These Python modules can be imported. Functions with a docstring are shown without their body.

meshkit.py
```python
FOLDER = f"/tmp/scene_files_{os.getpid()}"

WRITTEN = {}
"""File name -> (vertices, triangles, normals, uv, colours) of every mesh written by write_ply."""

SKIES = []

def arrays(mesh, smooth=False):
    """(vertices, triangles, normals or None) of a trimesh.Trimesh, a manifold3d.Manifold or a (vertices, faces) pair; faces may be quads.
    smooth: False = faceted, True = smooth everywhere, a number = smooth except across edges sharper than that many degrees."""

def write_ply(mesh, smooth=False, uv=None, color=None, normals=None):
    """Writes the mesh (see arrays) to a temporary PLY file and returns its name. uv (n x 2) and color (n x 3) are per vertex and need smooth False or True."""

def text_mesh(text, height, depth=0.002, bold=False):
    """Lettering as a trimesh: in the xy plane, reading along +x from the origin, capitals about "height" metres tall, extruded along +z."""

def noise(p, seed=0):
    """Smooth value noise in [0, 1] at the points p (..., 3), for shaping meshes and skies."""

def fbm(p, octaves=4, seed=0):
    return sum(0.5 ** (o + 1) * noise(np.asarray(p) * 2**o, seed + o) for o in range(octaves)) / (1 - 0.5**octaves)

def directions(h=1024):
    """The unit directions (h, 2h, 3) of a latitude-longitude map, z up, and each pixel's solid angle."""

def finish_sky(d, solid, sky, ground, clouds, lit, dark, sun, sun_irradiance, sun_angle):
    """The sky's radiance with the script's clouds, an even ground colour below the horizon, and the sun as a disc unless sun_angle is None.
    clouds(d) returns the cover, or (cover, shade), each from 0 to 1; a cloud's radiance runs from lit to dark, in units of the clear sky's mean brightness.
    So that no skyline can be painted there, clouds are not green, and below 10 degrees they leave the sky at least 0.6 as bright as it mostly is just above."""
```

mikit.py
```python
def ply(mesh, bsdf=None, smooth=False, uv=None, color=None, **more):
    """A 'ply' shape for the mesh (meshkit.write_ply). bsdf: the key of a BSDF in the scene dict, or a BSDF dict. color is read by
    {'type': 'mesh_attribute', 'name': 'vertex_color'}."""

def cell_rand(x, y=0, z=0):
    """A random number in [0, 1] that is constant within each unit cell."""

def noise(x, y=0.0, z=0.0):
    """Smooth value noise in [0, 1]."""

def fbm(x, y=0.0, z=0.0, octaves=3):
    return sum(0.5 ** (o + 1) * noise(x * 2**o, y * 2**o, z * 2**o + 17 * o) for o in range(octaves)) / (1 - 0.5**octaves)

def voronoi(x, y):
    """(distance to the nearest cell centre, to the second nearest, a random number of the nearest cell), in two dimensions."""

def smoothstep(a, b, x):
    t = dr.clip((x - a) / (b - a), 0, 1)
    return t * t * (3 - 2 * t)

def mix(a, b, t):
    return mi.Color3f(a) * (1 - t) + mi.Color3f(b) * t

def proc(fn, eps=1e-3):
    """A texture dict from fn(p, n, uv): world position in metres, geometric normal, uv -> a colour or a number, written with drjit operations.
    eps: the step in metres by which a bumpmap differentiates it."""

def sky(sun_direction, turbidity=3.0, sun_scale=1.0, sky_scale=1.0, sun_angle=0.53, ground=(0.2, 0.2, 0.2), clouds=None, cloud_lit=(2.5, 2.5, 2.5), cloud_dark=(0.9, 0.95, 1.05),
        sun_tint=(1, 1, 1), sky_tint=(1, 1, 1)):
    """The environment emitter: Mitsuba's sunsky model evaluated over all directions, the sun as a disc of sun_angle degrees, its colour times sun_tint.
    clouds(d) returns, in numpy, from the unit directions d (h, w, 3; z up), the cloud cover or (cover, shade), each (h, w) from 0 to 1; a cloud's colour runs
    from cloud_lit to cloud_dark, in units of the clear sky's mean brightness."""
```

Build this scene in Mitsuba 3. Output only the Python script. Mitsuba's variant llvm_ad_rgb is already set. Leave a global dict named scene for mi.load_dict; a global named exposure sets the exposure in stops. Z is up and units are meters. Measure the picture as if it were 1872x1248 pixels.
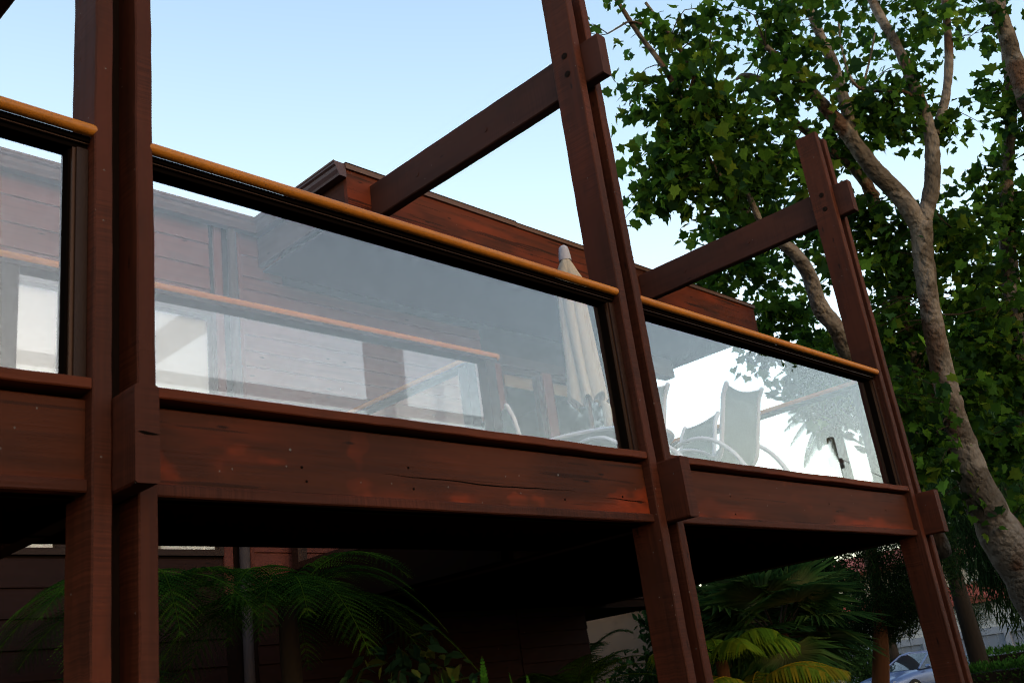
import math, random
import numpy as np
import drjit as dr
import trimesh
import manifold3d
import mitsuba as mi
import mikit, meshkit
from mikit import proc, noise, fbm, voronoi, cell_rand, smoothstep, mix, ply

T = mi.ScalarTransform4f
rng = np.random.default_rng(7)
scene, labels = {}, {}

# ------------------------------------------------------------------ camera, sky, exposure
FW = np.array([0.70472258, 0.62549109, 0.33485367])
UP = np.array([-0.15578518, -0.32402932, 0.93313235])
EYE = np.array([0.0, 0.0, 1.6])
scene['camera'] = {
    'type': 'thinlens', 'fov': math.degrees(2 * math.atan(936 / 1847.2)), 'fov_axis': 'x',
    'near_clip': 0.05, 'far_clip': 4000.0, 'aperture_radius': 0.0035, 'focus_distance': 8.0,
    'to_world': T().look_at(origin=EYE.tolist(), target=(EYE + FW).tolist(), up=UP.tolist())}
scene['sky'] = mikit.sky((-0.22, -1.0, 0.150), turbidity=3.0, sun_scale=0.0, sky_scale=1.0,
                         sky_tint=(1.20, 1.06, 1.0), ground=(0.06, 0.06, 0.06))
exposure = 4.45

# ------------------------------------------------------------------ scene helpers
def numbered(name):
    if name not in labels and not any(k == name or k.startswith(name + '__') for k in scene):
        return name
    i = 1
    while True:
        k = '%s_%03d' % (name, i)
        if k not in labels and not any(q == k or q.startswith(k + '__') for q in scene):
            return k
        i += 1

used = {}
def part_key(parent, name):
    base = parent + '__' + name
    n = used.get(base, 0)
    used[base] = n + 1
    return base if n == 0 else '%s_%03d' % (base, n)

def thing(name, label, cat, group=None):
    key = numbered(name)
    labels[key] = {'label': label, 'category': cat}
    if group:
        labels[key]['group'] = group
    return key

def obj(parent, name, mesh, bsdf, smooth=False, label=None, kind=None, **kw):
    """one entry of the scene, a child of parent"""
    key = part_key(parent, name)
    scene[key] = mesh if isinstance(mesh, dict) else ply(mesh, bsdf, smooth, **kw)
    if label or kind:
        labels[key] = {}
        if label: labels[key]['label'] = label
        if kind: labels[key]['kind'] = kind
    return key

def whole(name, mesh, bsdf, label, cat=None, kind=None, smooth=False, group=None, **kw):
    key = numbered(name)
    scene[key] = ply(mesh, bsdf, smooth, **kw)
    labels[key] = {'label': label}
    if cat: labels[key]['category'] = cat
    if kind: labels[key]['kind'] = kind
    if group: labels[key]['group'] = group
    return key

# ------------------------------------------------------------------ mesh helpers
def beam(x0, x1, y0, y1, z0, z1, axis='X', c=0.006, rough=0.0012, seg=0.07, seed=None):
    """a sawn timber along one axis: chamfered section, slightly uneven faces, uv in metres along / around"""
    seed = int(rng.integers(1000)) if seed is None else seed
    lo, hi = np.array([x0, y0, z0], float), np.array([x1, y1, z1], float)
    a = 'XYZ'.index(axis); b, d = (a + 1) % 3, (a + 2) % 3
    n = max(1, int((hi[a] - lo[a]) / seg))
    t = np.linspace(lo[a], hi[a], n + 1)
    B0, B1, D0, D1 = lo[b], hi[b], lo[d], hi[d]
    c = min(c, (B1 - B0) / 3, (D1 - D0) / 3)
    sec = np.array([(B0 + c, D0), (B1 - c, D0), (B1, D0 + c), (B1, D1 - c), (B1 - c, D1), (B0 + c, D1), (B0, D1 - c), (B0, D0 + c), (B0 + c, D0)])
    per = np.r_[0, np.cumsum(np.hypot(*np.diff(sec, axis=0).T))]
    m = len(sec)
    V = np.zeros((n + 1, m, 3)); V[..., a] = t[:, None]; V[..., b] = sec[None, :, 0]; V[..., d] = sec[None, :, 1]
    if rough:
        q = V.reshape(-1, 3) * 9.0
        q2 = V.reshape(-1, 3) * 2.0
        e = (meshkit.noise(q, seed) - .5) * 2 * rough + (meshkit.noise(q2, seed + 5) - .5) * 2.4 * rough
        e2 = (meshkit.noise(q + 31, seed) - .5) * 2 * rough + (meshkit.noise(q2 + 11, seed + 9) - .5) * 2.4 * rough
        V.reshape(-1, 3)[:, b] += e
        V.reshape(-1, 3)[:, d] += e2
    uv = np.zeros((n + 1, m, 2)); uv[..., 0] = (t - lo[a])[:, None] + seed * 3.37; uv[..., 1] = per[None] + seed * 1.71
    i, j = np.meshgrid(np.arange(n), np.arange(m - 1), indexing='ij')
    k = i * m + j
    F = np.stack([k, k + 1, k + m + 1, k + m], -1).reshape(-1, 4)
    F = np.vstack([F[:, [0, 1, 2]], F[:, [0, 2, 3]]])
    v, u = [V.reshape(-1, 3)], [uv.reshape(-1, 2)]
    base = (n + 1) * m
    for end, ring in ((0, V[0, :8]), (1, V[-1, :8])):
        v.append(ring); u.append((ring[:, [b, d]] - [B0, D0]) * [1, 1] + seed)
        f = np.array([[base, base + q, base + q + 1] for q in range(1, 7)])
        F = np.vstack([F, f[:, ::-1] if end == 0 else f]); base += 8
    return trimesh.Trimesh(np.vstack(v), F, process=False), np.vstack(u)

def timber(parent, name, dims, bsdf, axis, label=None, **kw):
    m, uv = beam(*dims, axis=axis, **kw)
    return obj(parent, name, m, bsdf, False, label, uv=uv)

def box(x0, x1, y0, y1, z0, z1):
    m = trimesh.creation.box((x1 - x0, y1 - y0, z1 - z0)); m.apply_translation(((x0 + x1) / 2, (y0 + y1) / 2, (z0 + z1) / 2)); return m

def cat(ms): return trimesh.util.concatenate(ms)

def frames(P):
    P = np.asarray(P, float); t = np.gradient(P, axis=0); t /= np.linalg.norm(t, axis=1, keepdims=True) + 1e-12
    a = np.cross(t[0], [0, 0, 1.0]); a = np.cross(t[0], [1.0, 0, 0]) if np.linalg.norm(a) < .1 else a
    A = []
    for q in t:
        a = a - q * (a @ q); a = a / (np.linalg.norm(a) + 1e-12); A.append(a)
    A = np.array(A); return P, t, A, np.cross(t, A)

def tube(P, r, sides=10, caps=True, round_end=False):
    P = np.asarray(P, float); r = np.broadcast_to(np.asarray(r, float), (len(P),)).copy()
    if round_end:
        def cap(p, q, rad):
            d = (p - q) / np.linalg.norm(p - q)
            return [(p + d * rad * math.sin(x), rad * math.cos(x)) for x in (.5, 1.0, 1.4)]
        s, e = cap(P[0], P[1], r[0]), cap(P[-1], P[-2], r[-1])
        P = np.vstack([[x[0] for x in s[::-1]], P, [x[0] for x in e]]); r = np.r_[[x[1] for x in s[::-1]], r, [x[1] for x in e]]
    P, t, A, B = frames(P)
    an = np.arange(sides) * 2 * np.pi / sides
    V = P[:, None] + r[:, None, None] * (np.cos(an)[None, :, None] * A[:, None] + np.sin(an)[None, :, None] * B[:, None])
    i, j = np.meshgrid(np.arange(len(P) - 1), np.arange(sides), indexing='ij')
    F = np.stack([i * sides + j, i * sides + (j + 1) % sides, (i + 1) * sides + (j + 1) % sides, (i + 1) * sides + j], -1).reshape(-1, 4)
    F = np.vstack([F[:, [0, 1, 2]], F[:, [0, 2, 3]]])
    V = V.reshape(-1, 3)
    if caps:
        n = len(V); V = np.vstack([V, P[0], P[-1]]); k = np.arange(sides); L = (len(P) - 1) * sides
        F = np.vstack([F, np.stack([(k + 1) % sides, k, k * 0 + n], 1), np.stack([L + k, L + (k + 1) % sides, k * 0 + n + 1], 1)])
    return trimesh.Trimesh(V, F, process=False)

def spline(P, n=24):
    """Catmull-Rom through the points"""
    P = np.asarray(P, float); Q = np.vstack([2 * P[0] - P[1], P, 2 * P[-1] - P[-2]]); out = []
    m = len(P) - 1
    for u in np.linspace(0, m - 1e-9, n):
        i = int(u); s = u - i; a, b, c, d = Q[i:i + 4]
        out.append(.5 * ((2 * b) + (c - a) * s + (2 * a - 5 * b + 4 * c - d) * s * s + (3 * b - a - 3 * c + d) * s ** 3))
    return np.array(out)

def extrude(poly, axis, a0, a1):
    """2-D outline (list of points in the two other axes, cyclic order) extruded along an axis"""
    from shapely.geometry import Polygon
    m = trimesh.creation.extrude_polygon(Polygon(poly), a1 - a0, engine='earcut')
    v = m.vertices.copy(); a = 'XYZ'.index(axis); w = np.zeros_like(v)
    w[:, (a + 1) % 3], w[:, (a + 2) % 3], w[:, a] = v[:, 0], v[:, 1], v[:, 2] + a0
    return trimesh.Trimesh(w, m.faces, process=False)

def quad(pts, uv=False):
    return trimesh.Trimesh(np.array(pts, float), [[0, 1, 2], [0, 2, 3]], process=False)

def lathe(profile, sides=32, at=(0, 0, 0)):
    prof = np.array(profile, float); an = np.arange(sides) * 2 * np.pi / sides
    V = np.stack([prof[:, None, 0] * np.cos(an), prof[:, None, 0] * np.sin(an), np.repeat(prof[:, 1:], sides, 1)], -1).reshape(-1, 3) + np.array(at)
    i, j = np.meshgrid(np.arange(len(prof) - 1), np.arange(sides), indexing='ij')
    F = np.stack([i * sides + j, i * sides + (j + 1) % sides, (i + 1) * sides + (j + 1) % sides, (i + 1) * sides + j], -1).reshape(-1, 4)
    return trimesh.Trimesh(V, np.vstack([F[:, [0, 1, 2]], F[:, [0, 2, 3]]]), process=False)

# ------------------------------------------------------------------ materials
def two(b): return {'type': 'twosided', 'bsdf': b}
def plain(color, rough=.6, **kw):
    kw = {'specular': .2, **kw}
    return two({'type': 'principled', 'base_color': {'type': 'rgb', 'value': list(color)}, 'roughness': rough, **kw})

def wood_fn(base, dark, hot, amt, saw=0.0, crack=0.0, speck=.935, worn=None):
    """stained timber: u along the grain, v across; worn = (z_low, z_high): more of the hot colour towards the lower edge of the boards"""
    def fn(p, n, uv):
        u, v = uv.x, uv.y
        g = fbm(u * 1.6, v * 34.0, 3.0, 3)
        fine = noise(u * 7.0, v * 260.0)
        blot = fbm(u * 1.1 + 40, v * 4.2 + 9, 1.0, 4)
        c = mix(base, dark, smoothstep(.40, .80, g) * .45 + fine * .16)
        h = blot
        if worn:
            h = .8 * h + .06 + .24 * smoothstep(worn[1], worn[0], p.z) - .08
            pt = fbm(u * 5.0 + 3, v * 9.0, 2.0, 3)
            h = h + .10 * smoothstep(.6, .75, pt)
        c = mix(c, hot, smoothstep(.50, .80, h) * amt)
        big = fbm(p.x * .8, p.y * .8, p.z * 1.1 + 5, 3)
        c = c * (0.66 + .68 * big)
        smudge = fbm(u * 2.3 + 11, v * 6.0 + 2, 6.0, 3)
        c = mix(c, dark, smoothstep(.58, .76, smudge) * .55)
        if crack:
            ck = smoothstep(.70, .73, fbm(u * 1.1, v * 48.0, 8.0, 3))
            c = mix(c, [dark[0] * .22, dark[1] * .22, dark[2] * .22], ck * crack)
        k1, k2, kr = voronoi(u * 1.5, v * 6.0)
        knot = (1 - smoothstep(.015, .06, k1)) * dr.select(kr > .5, 1.0, 0.0)
        c = mix(c, [dark[0] * .25, dark[1] * .25, dark[2] * .25], knot * .8)
        if saw:
            c = c * (1 + saw * (noise(u * 230.0 + 1.5 * noise(v * 25.0, u * 3.0), v * 2.5) - .5) * smoothstep(.3, .6, noise(u * 3.0, v * 5.0, 9.0)))
        s1, s2, sr = voronoi(u * 17.0, v * 13.0)
        sp = (1 - smoothstep(.03, .075, s1)) * dr.select(sr > speck, 1.0, 0.0)
        return mix(c, [.13, .118, .11], sp * .8)
    return fn

def wood_bump(p, n, uv):
    u, v = uv.x, uv.y
    return .5 * fbm(u * 2.5, v * 90.0, 2.0, 3) + .22 * noise(u * 230.0, v * 5.0)

def wood(name, base, dark, hot, amt, rough=.72, bump=.0045, **kw):
    scene[name] = two({'type': 'bumpmap', 'arbitrary': proc(wood_bump, 6e-4), 'scale': bump,
                       'bsdf': {'type': 'principled', 'base_color': proc(wood_fn(base, dark, hot, amt, **kw)), 'roughness': rough, 'specular': .16}})

wood('post_wood', (.0520, .0122, .0050), (.0290, .0080, .0040), (.0760, .0150, .0050), .5, saw=.55)
wood('fascia_wood', (.0580, .0130, .0038), (.0300, .0080, .0032), (.1900, .0250, .0048), .95, crack=.5, worn=(2.50, 2.84))
wood('sill_wood', (.0900, .0185, .0052), (.0500, .0120, .0045), (.1400, .0225, .0055), .7, crack=.4)
wood('tie_wood', (.0410, .0125, .0078), (.0270, .0090, .0062), (.0560, .0150, .0082), .4, saw=.25, speck=.985)
wood('eave_wood', (.0860, .0172, .0060), (.0280, .0092, .0054), (.1400, .0232, .0068), .8, crack=.7)
wood('siding_wood', (.0920, .0265, .0205), (.0670, .0205, .0165), (.1050, .0300, .0210), .4, speck=.99)
wood('painted_shade_siding', (.0170, .0046, .0032), (.0110, .0036, .0028), (.0210, .0056, .0036), .4, speck=.99)  # darker copy of the siding; under-deck shade is put into its colour
scene['dark_wood'] = plain((.0095, .0050, .0036), .8, specular=.05)
scene['frame_wood'] = plain((.0200, .0075, .0046), .55)
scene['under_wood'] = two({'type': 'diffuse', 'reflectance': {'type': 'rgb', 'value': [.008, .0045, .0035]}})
scene['soffit_paint'] = plain((.085, .080, .092), .9, specular=.05)
scene['bronze'] = plain((.045, .020, .010), .35, metallic=.5)
def rail_fn(p, n, uv):
    k = fbm(p.x * 3, p.y * 3, p.z * 3, 3); f = noise(p.x * 60, p.y * 60, p.z * 60)
    s1, s2, sr = voronoi(p.x * 9 + p.y * 9, p.z * 30)
    c = mix((.42, .142, .010), (.34, .106, .007), k) * (.92 + .16 * f)
    return mix(c, (.10, .05, .02), (1 - smoothstep(.03, .09, s1)) * dr.select(sr > .9, 1.0, 0.0) * .8)
scene['rail_paint'] = two({'type': 'principled', 'base_color': proc(rail_fn), 'roughness': .42, 'specular': .25, 'clearcoat': .1, 'clearcoat_gloss': .6})
scene['gutter_metal'] = plain((.060, .036, .042), .45)
scene['cap_metal'] = plain((0.0882, 0.0483, 0.0357), .5)
scene['glass'] = {'type': 'thindielectric', 'int_ior': 1.80, 'ext_ior': 1.0}

scene['rebate_black'] = two({'type': 'diffuse', 'reflectance': {'type': 'rgb', 'value': [.0045, .0030, .0024]}})

# ------------------------------------------------------------------ ground
def ground_mesh():
    X, Y = np.meshgrid(np.r_[-400, -120, np.linspace(-40, 60, 51), 120, 400, 1500], np.r_[-1500, -400, -120, np.linspace(-40, 60, 51), 120, 400, 1500], indexing='ij')
    Z = -.012 * np.clip(X - 12, 0, 30) + .55 * np.exp(-((X - 4.2) / 1.9) ** 4 - ((Y - 5.4) / 1.7) ** 4)
    m, k = X.shape
    i, j = np.meshgrid(np.arange(m - 1), np.arange(k - 1), indexing='ij'); q = i * k + j
    return trimesh.Trimesh(np.stack([X, Y, Z], -1).reshape(-1, 3), np.vstack([np.stack([q, q + k, q + k + 1], -1).reshape(-1, 3), np.stack([q, q + k + 1, q + 1], -1).reshape(-1, 3)]), process=False)
def soil_fn(p, n, uv):
    return mix((.030, .024, .017), (.016, .014, .010), fbm(p.x * 3, p.y * 3, 0, 4))
def asphalt_fn(p, n, uv):
    return mix((.040, .040, .042), (.055, .054, .052), fbm(p.x * 6, p.y * 6, 0, 4))
scene['soil'] = two({'type': 'diffuse', 'reflectance': proc(soil_fn)})
scene['asphalt'] = two({'type': 'diffuse', 'reflectance': proc(asphalt_fn)})
whole('ground', ground_mesh(), 'soil', 'dark planted soil under and around the timber deck', kind='structure')
def sheet(x0, x1, y0, y1, dz):
    xs = np.unique(np.r_[x0, x1, np.clip(np.linspace(-40, 60, 51), x0, x1)]); ys = np.array([y0, y1])
    V = [(x, y, -.012 * np.clip(x - 12, 0, 30) + dz) for x in xs for y in ys]
    F = []
    for i in range(len(xs) - 1): F += [[2 * i, 2 * i + 2, 2 * i + 3], [2 * i, 2 * i + 3, 2 * i + 1]]
    return trimesh.Trimesh(V, F, process=False)
whole('road', sheet(-60, 120, -11.0, -2.2, .02), 'asphalt', 'grey asphalt road in front of the deck', kind='structure')
scene['concrete'] = plain((.16, .155, .145), .85)
whole('pavement', sheet(-60, 120, -2.05, 1.9, .12), 'concrete', 'pale concrete pavement beside the road', kind='structure')
whole('kerb', box(-60, 12, -2.2, -2.05, -.1, .125), 'concrete', 'concrete kerb along the road', kind='structure')

# ------------------------------------------------------------------ posts, tie beams
POSTS = [((1.568, 1.642), (1.742, 1.817)), ((4.967, 5.043), (5.143, 5.218)), ((8.775, 8.850), (8.948, 9.023))]
PF, PR, PT = 3.45, 3.666, 6.47
def bolt(x, y, z, nx):
    m = trimesh.creation.cylinder(.013, .010, sections=12)
    w = trimesh.creation.annulus(.013, .024, .005, sections=16)
    m = cat([m, w]); m.apply_transform(trimesh.transformations.rotation_matrix(math.pi / 2, [0, 1, 0])); m.apply_translation((x, y, z)); return m
plabels = ['nearest pair of dark red-brown timber planks, left of the widest glass panel',
           'tall twin red-brown planks clasping a tie beam at mid deck',
           'twin red-brown planks at the far deck corner, top ending before the tree']
for i, (a, b) in enumerate(POSTS):
    t = thing('timber_post', plabels[i], 'timber post', 'twin plank posts of the deck')
    top = PT + (.015 if i == 2 else 0)
    timber(t, 'plank', (*a, PF, PR, -.15, top), 'post_wood', 'Z', seg=.05, rough=.0016)
    timber(t, 'plank', (*b, PF + .003, PR, -.15, top - .02), 'post_wood', 'Z', seg=.05, rough=.0016)
    for z0, z1 in ((-.15, 2.488), (2.858, 5.572), (5.903, 6.40)):
        obj(t, 'spacer', box(a[1] + .002, b[0] - .002, 3.60, 3.66, z0, z1), 'dark_wood')
    for z in (5.815, 5.665):
        obj(t, 'bolt', bolt(a[0] - .002, 3.545, z, -1), 'dark_wood')
tlabels = ['timber tie beam running over the nearest post to the house, only its dark end in the top left corner',
           'long slanting red-brown tie beam from the middle post to the roof edge, its cut end poking out in front',
           'shorter-looking tie beam from the far corner post back to the roof edge']
for i, (a, b) in enumerate(POSTS):
    t = thing('tie_beam', tlabels[i], 'beam', 'tie beams between posts and roof')
    yb = 7.16 if i == 0 else 5.845
    timber(t, 'timber', (a[1] + .003, b[0] - .003, 3.30, yb, 5.575, 5.90), 'tie_wood', 'Y', rough=.002, c=.008)
    for y in (4.45, 5.25):
        m = trimesh.creation.cylinder(.022, .012, sections=16); m.apply_transform(trimesh.transformations.rotation_matrix(math.pi / 2, [0, 1, 0])); m.apply_translation((a[1] + .003, y, 5.72))
        obj(t, 'plug', m, 'tie_wood', uv=np.array(m.vertices)[:, :2])

# ------------------------------------------------------------------ deck
deck = thing('timber_deck', 'raised red-brown timber deck on posts with wide fascia boards', 'deck')
spans = [(-2.6, POSTS[0][0][0]), (POSTS[0][1][1], POSTS[1][0][0]), (POSTS[1][1][1], POSTS[2][0][0])]
flabel = ['red-stained fascia board left of the nearest post', 'long red fascia board with a horizontal crack under the widest glass panel', 'red fascia board with orange streaks under the far glass panel']
for k, (x0, x1) in enumerate(spans):
    timber(deck, 'fascia_board', (x0 + .002, x1 - .002, 3.507, 3.56, 2.503, 2.852), 'fascia_wood', 'X', flabel[k], rough=.0014)
    timber(deck, 'drip_lip', (x0 + .002, x1 - .002, 3.486, 3.506, 2.498, 2.546), 'post_wood', 'X', rough=.0012, c=.006)
for i, (a, b) in enumerate(POSTS):
    timber(deck, 'floor_beam', (a[1] + .003, b[0] - .003, 3.285, 4.72 if i == 0 else 7.2, 2.492, 2.855), 'post_wood', 'Y', 'cut end of a floor beam poking out through the ' + ('nearest' if i == 0 else 'middle' if i == 1 else 'far') + ' post', rough=.002, c=.008)
# joists, decking, rear and end beams
for x in np.arange(-2.3, 8.7, .55):
    if min(abs(x - np.mean(p)) for p in POSTS) > .2:
        obj(deck, 'joist', box(x - .025, x + .025, 3.59, 4.66 if x < 5.0 else 7.2, 2.60, 2.84), 'under_wood')
obj(deck, 'rear_beam', box(-2.6, 4.925, 4.665, 4.735, 2.575, 2.845), 'under_wood')
obj(deck, 'end_beam', box(9.03, 9.09, 3.60, 7.2, 2.505, 2.845), 'under_wood')
obj(deck, 'well_beam', box(4.93, 4.985, 4.74, 7.2, 2.505, 2.845), 'under_wood')
for k, y in enumerate(np.arange(3.63, 7.2, .145)):
    obj(deck, 'deck_board', box(-2.6 if y < 4.68 else 4.935, 9.09, y, y + .138, 2.848, 2.872), 'under_wood')
obj(deck, 'underside_panel', box(-2.6, 9.02, 3.59, 4.37, 2.494, 2.502), 'under_wood')
obj(deck, 'underside_panel', box(4.99, 9.02, 4.372, 7.2, 2.494, 2.502), 'under_wood')

# ------------------------------------------------------------------ glass railings
GY = 3.56
def front_railing(x0, x1, label, left_open=False):
    t = thing('glass_railing', label, 'railing', 'glass railings along the deck front')
    ty = 3.472
    obj(t, 'handrail', tube([(x, ty, 3.975) for x in np.linspace(x0 + .003, x1 - .003, 24)], .0255, 20, round_end=True), 'rail_paint', 40)
    obj(t, 'top_rail', box(x0 + .002, x1 - .002, 3.492, 3.62, 3.932, 3.957), 'rebate_black')
    obj(t, 'bead', box(x0 + .002, x1 - .002, 3.500, 3.512, 3.925, 3.930), 'bronze')
    obj(t, 'top_channel', box(x0 + .002, x1 - .002, 3.516, 3.60, 3.905, 3.930), 'rebate_black')
    timber(t, 'sill', (x0 + .002, x1 - .002, 3.458, 3.64, 2.874, 2.918), 'sill_wood', 'X', rough=.0022, c=.005)
    obj(t, 'stile', box(x0 + .002, x0 + .012, 3.505, 3.62, 2.92, 3.904), 'frame_wood')
    obj(t, 'stile', box(x1 - .048, x1 - .002, 3.505, 3.62, 2.92, 3.904), 'frame_wood')
    obj(t, 'stop_bead', box(x1 - .062, x1 - .0485, 3.515, 3.532, 2.92, 3.904), 'bronze')
    obj(t, 'gasket', box(x1 - .070, x1 - .0485, 3.534, 3.60, 2.92, 3.904), 'rebate_black')
    obj(t, 'pane', quad([(x0 + .012, GY, 2.90), (x1 - .05, GY, 2.90), (x1 - .05, GY, 3.92), (x0 + .012, GY, 3.92)]), 'glass')
    return t
front_railing(*spans[0], 'ochre tube handrail over a glass panel left of the nearest post')
front_railing(*spans[1], 'ochre handrail over the widest glass panel, between the nearest and middle posts')
front_railing(*spans[2], 'ochre handrail over the far glass panel, between the middle post and the corner post')

def inner_railing(axis, fixed, a0, a1, posts, label):
    t = thing('glass_railing', label, 'railing')
    P = lambda a, o, z: (a, fixed + o, z) if axis == 'X' else (fixed + o, a, z)
    B = lambda a, b, o0, o1, z0, z1: box(a, b, fixed + o0, fixed + o1, z0, z1) if axis == 'X' else box(fixed + o0, fixed + o1, a, b, z0, z1)
    obj(t, 'handrail', tube([P(a, 0, 3.975) for a in np.linspace(a0, a1, 24)], .0255, 18, round_end=True), 'rail_paint', 40)
    obj(t, 'top_rail', B(a0 + .03, a1 - .03, -.03, .07, 3.925, 3.952), 'frame_wood')
    obj(t, 'bottom_rail', B(a0 + .03, a1 - .03, -.02, .07, 2.88, 2.93), 'frame_wood')
    for p in posts:
        obj(t, 'post', B(p - .045, p + .045, -.025, .065, 2.60, 3.924), 'siding_wood', uv=None) if False else obj(t, 'post', B(p - .045, p + .045, -.025, .065, 2.60, 3.924), 'frame_wood')
    for p, q in zip(posts[:-1], posts[1:]):
        obj(t, 'pane', quad([P(p + .04, .02, 2.92), P(q - .04, .02, 2.92), P(q - .04, .02, 3.93), P(p + .04, .02, 3.93)]), 'glass')
    return t
inner_railing('X', 4.725, -2.6, 5.13, [-2.5, 1.72, 5.03], 'long ochre handrail on the inner side of the deck, behind the widest glass panel')
inner_railing('Y', 4.965, 4.83, 7.18, [7.1, 4.9][::-1], 'short inner handrail running back to the house wall behind the wide front panel')
inner_railing('Y', 8.90, 3.70, 7.18, [3.75, 5.45, 7.12], 'ochre handrail along the far end of the deck, seen through the far glass panel')

# ------------------------------------------------------------------ house
house = thing('timber_house', 'red-brown timber house with lap siding, flat roof and deep overhang behind the deck', 'house')
HW = 7.22
def lap(x0, x1, z0, z1, parent):
    look = 'siding_wood' if z1 > 2.99 or (z1 > 2.75 and 4.6 < x0 < 5.0) else 'painted_shade_siding'  # low boards take the painted-in shade, except the lit strip by the well
    m, uv = beam(x0, x1, HW - .020, HW, z0, z1, 'X', c=.003, rough=.0008, seg=.25)
    v = m.vertices.copy(); s = (v[:, 2] - z0) / (z1 - z0); v[:, 1] += np.where(v[:, 1] < HW - .01, .015 * s, 0)
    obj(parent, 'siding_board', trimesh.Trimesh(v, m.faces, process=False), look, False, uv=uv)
wall = obj(house, 'wall', cat([box(-3.5, 10.25, HW + .002, HW + .10, 5.10, 5.99), box(-3.5, 2.60, HW + .002, HW + .10, .0, 5.098), box(4.38, 7.62, HW + .002, HW + .10, .0, 5.098),
                               box(2.60, 4.38, HW + .002, HW + .10, 0, 3.0), box(7.62, 8.68, HW + .002, HW + .10, 0, 2.86), box(8.68, 9.86, HW + .002, HW + .10, 2.46, 2.86), box(9.86, 10.25, HW + .002, HW + .10, 2.46, 5.098),
                               box(10.15, 10.25, HW + .10, 13.0, 2.46, 5.99), box(8.58, 8.68, HW + .10, 13.0, 0, 2.46), box(8.58, 10.25, HW + .10, 13.0, 2.462, 2.52), box(-3.5, -3.4, HW + .1, 13, 0, 5.99), box(-3.5, 8.68, 13, 13.1, 0, 2.46), box(-3.5, 10.25, 13, 13.1, 2.46, 5.99)]), 'dark_wood')
for z0, z1 in ((5.10, 5.30), (5.30, 5.51), (5.51, 5.74), (5.74, 5.97)):
    lap(-3.5, 4.30, z0, z1, wall)
for z0, z1 in ((5.385, 5.51), (5.51, 5.72), (5.72, 5.97)):
    lap(4.62, 5.05 if z0 > 5.5 else 7.60, z0, min(z1, 5.58) if z0 > 5.5 and False else z1, wall)
z = 5.385
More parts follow.
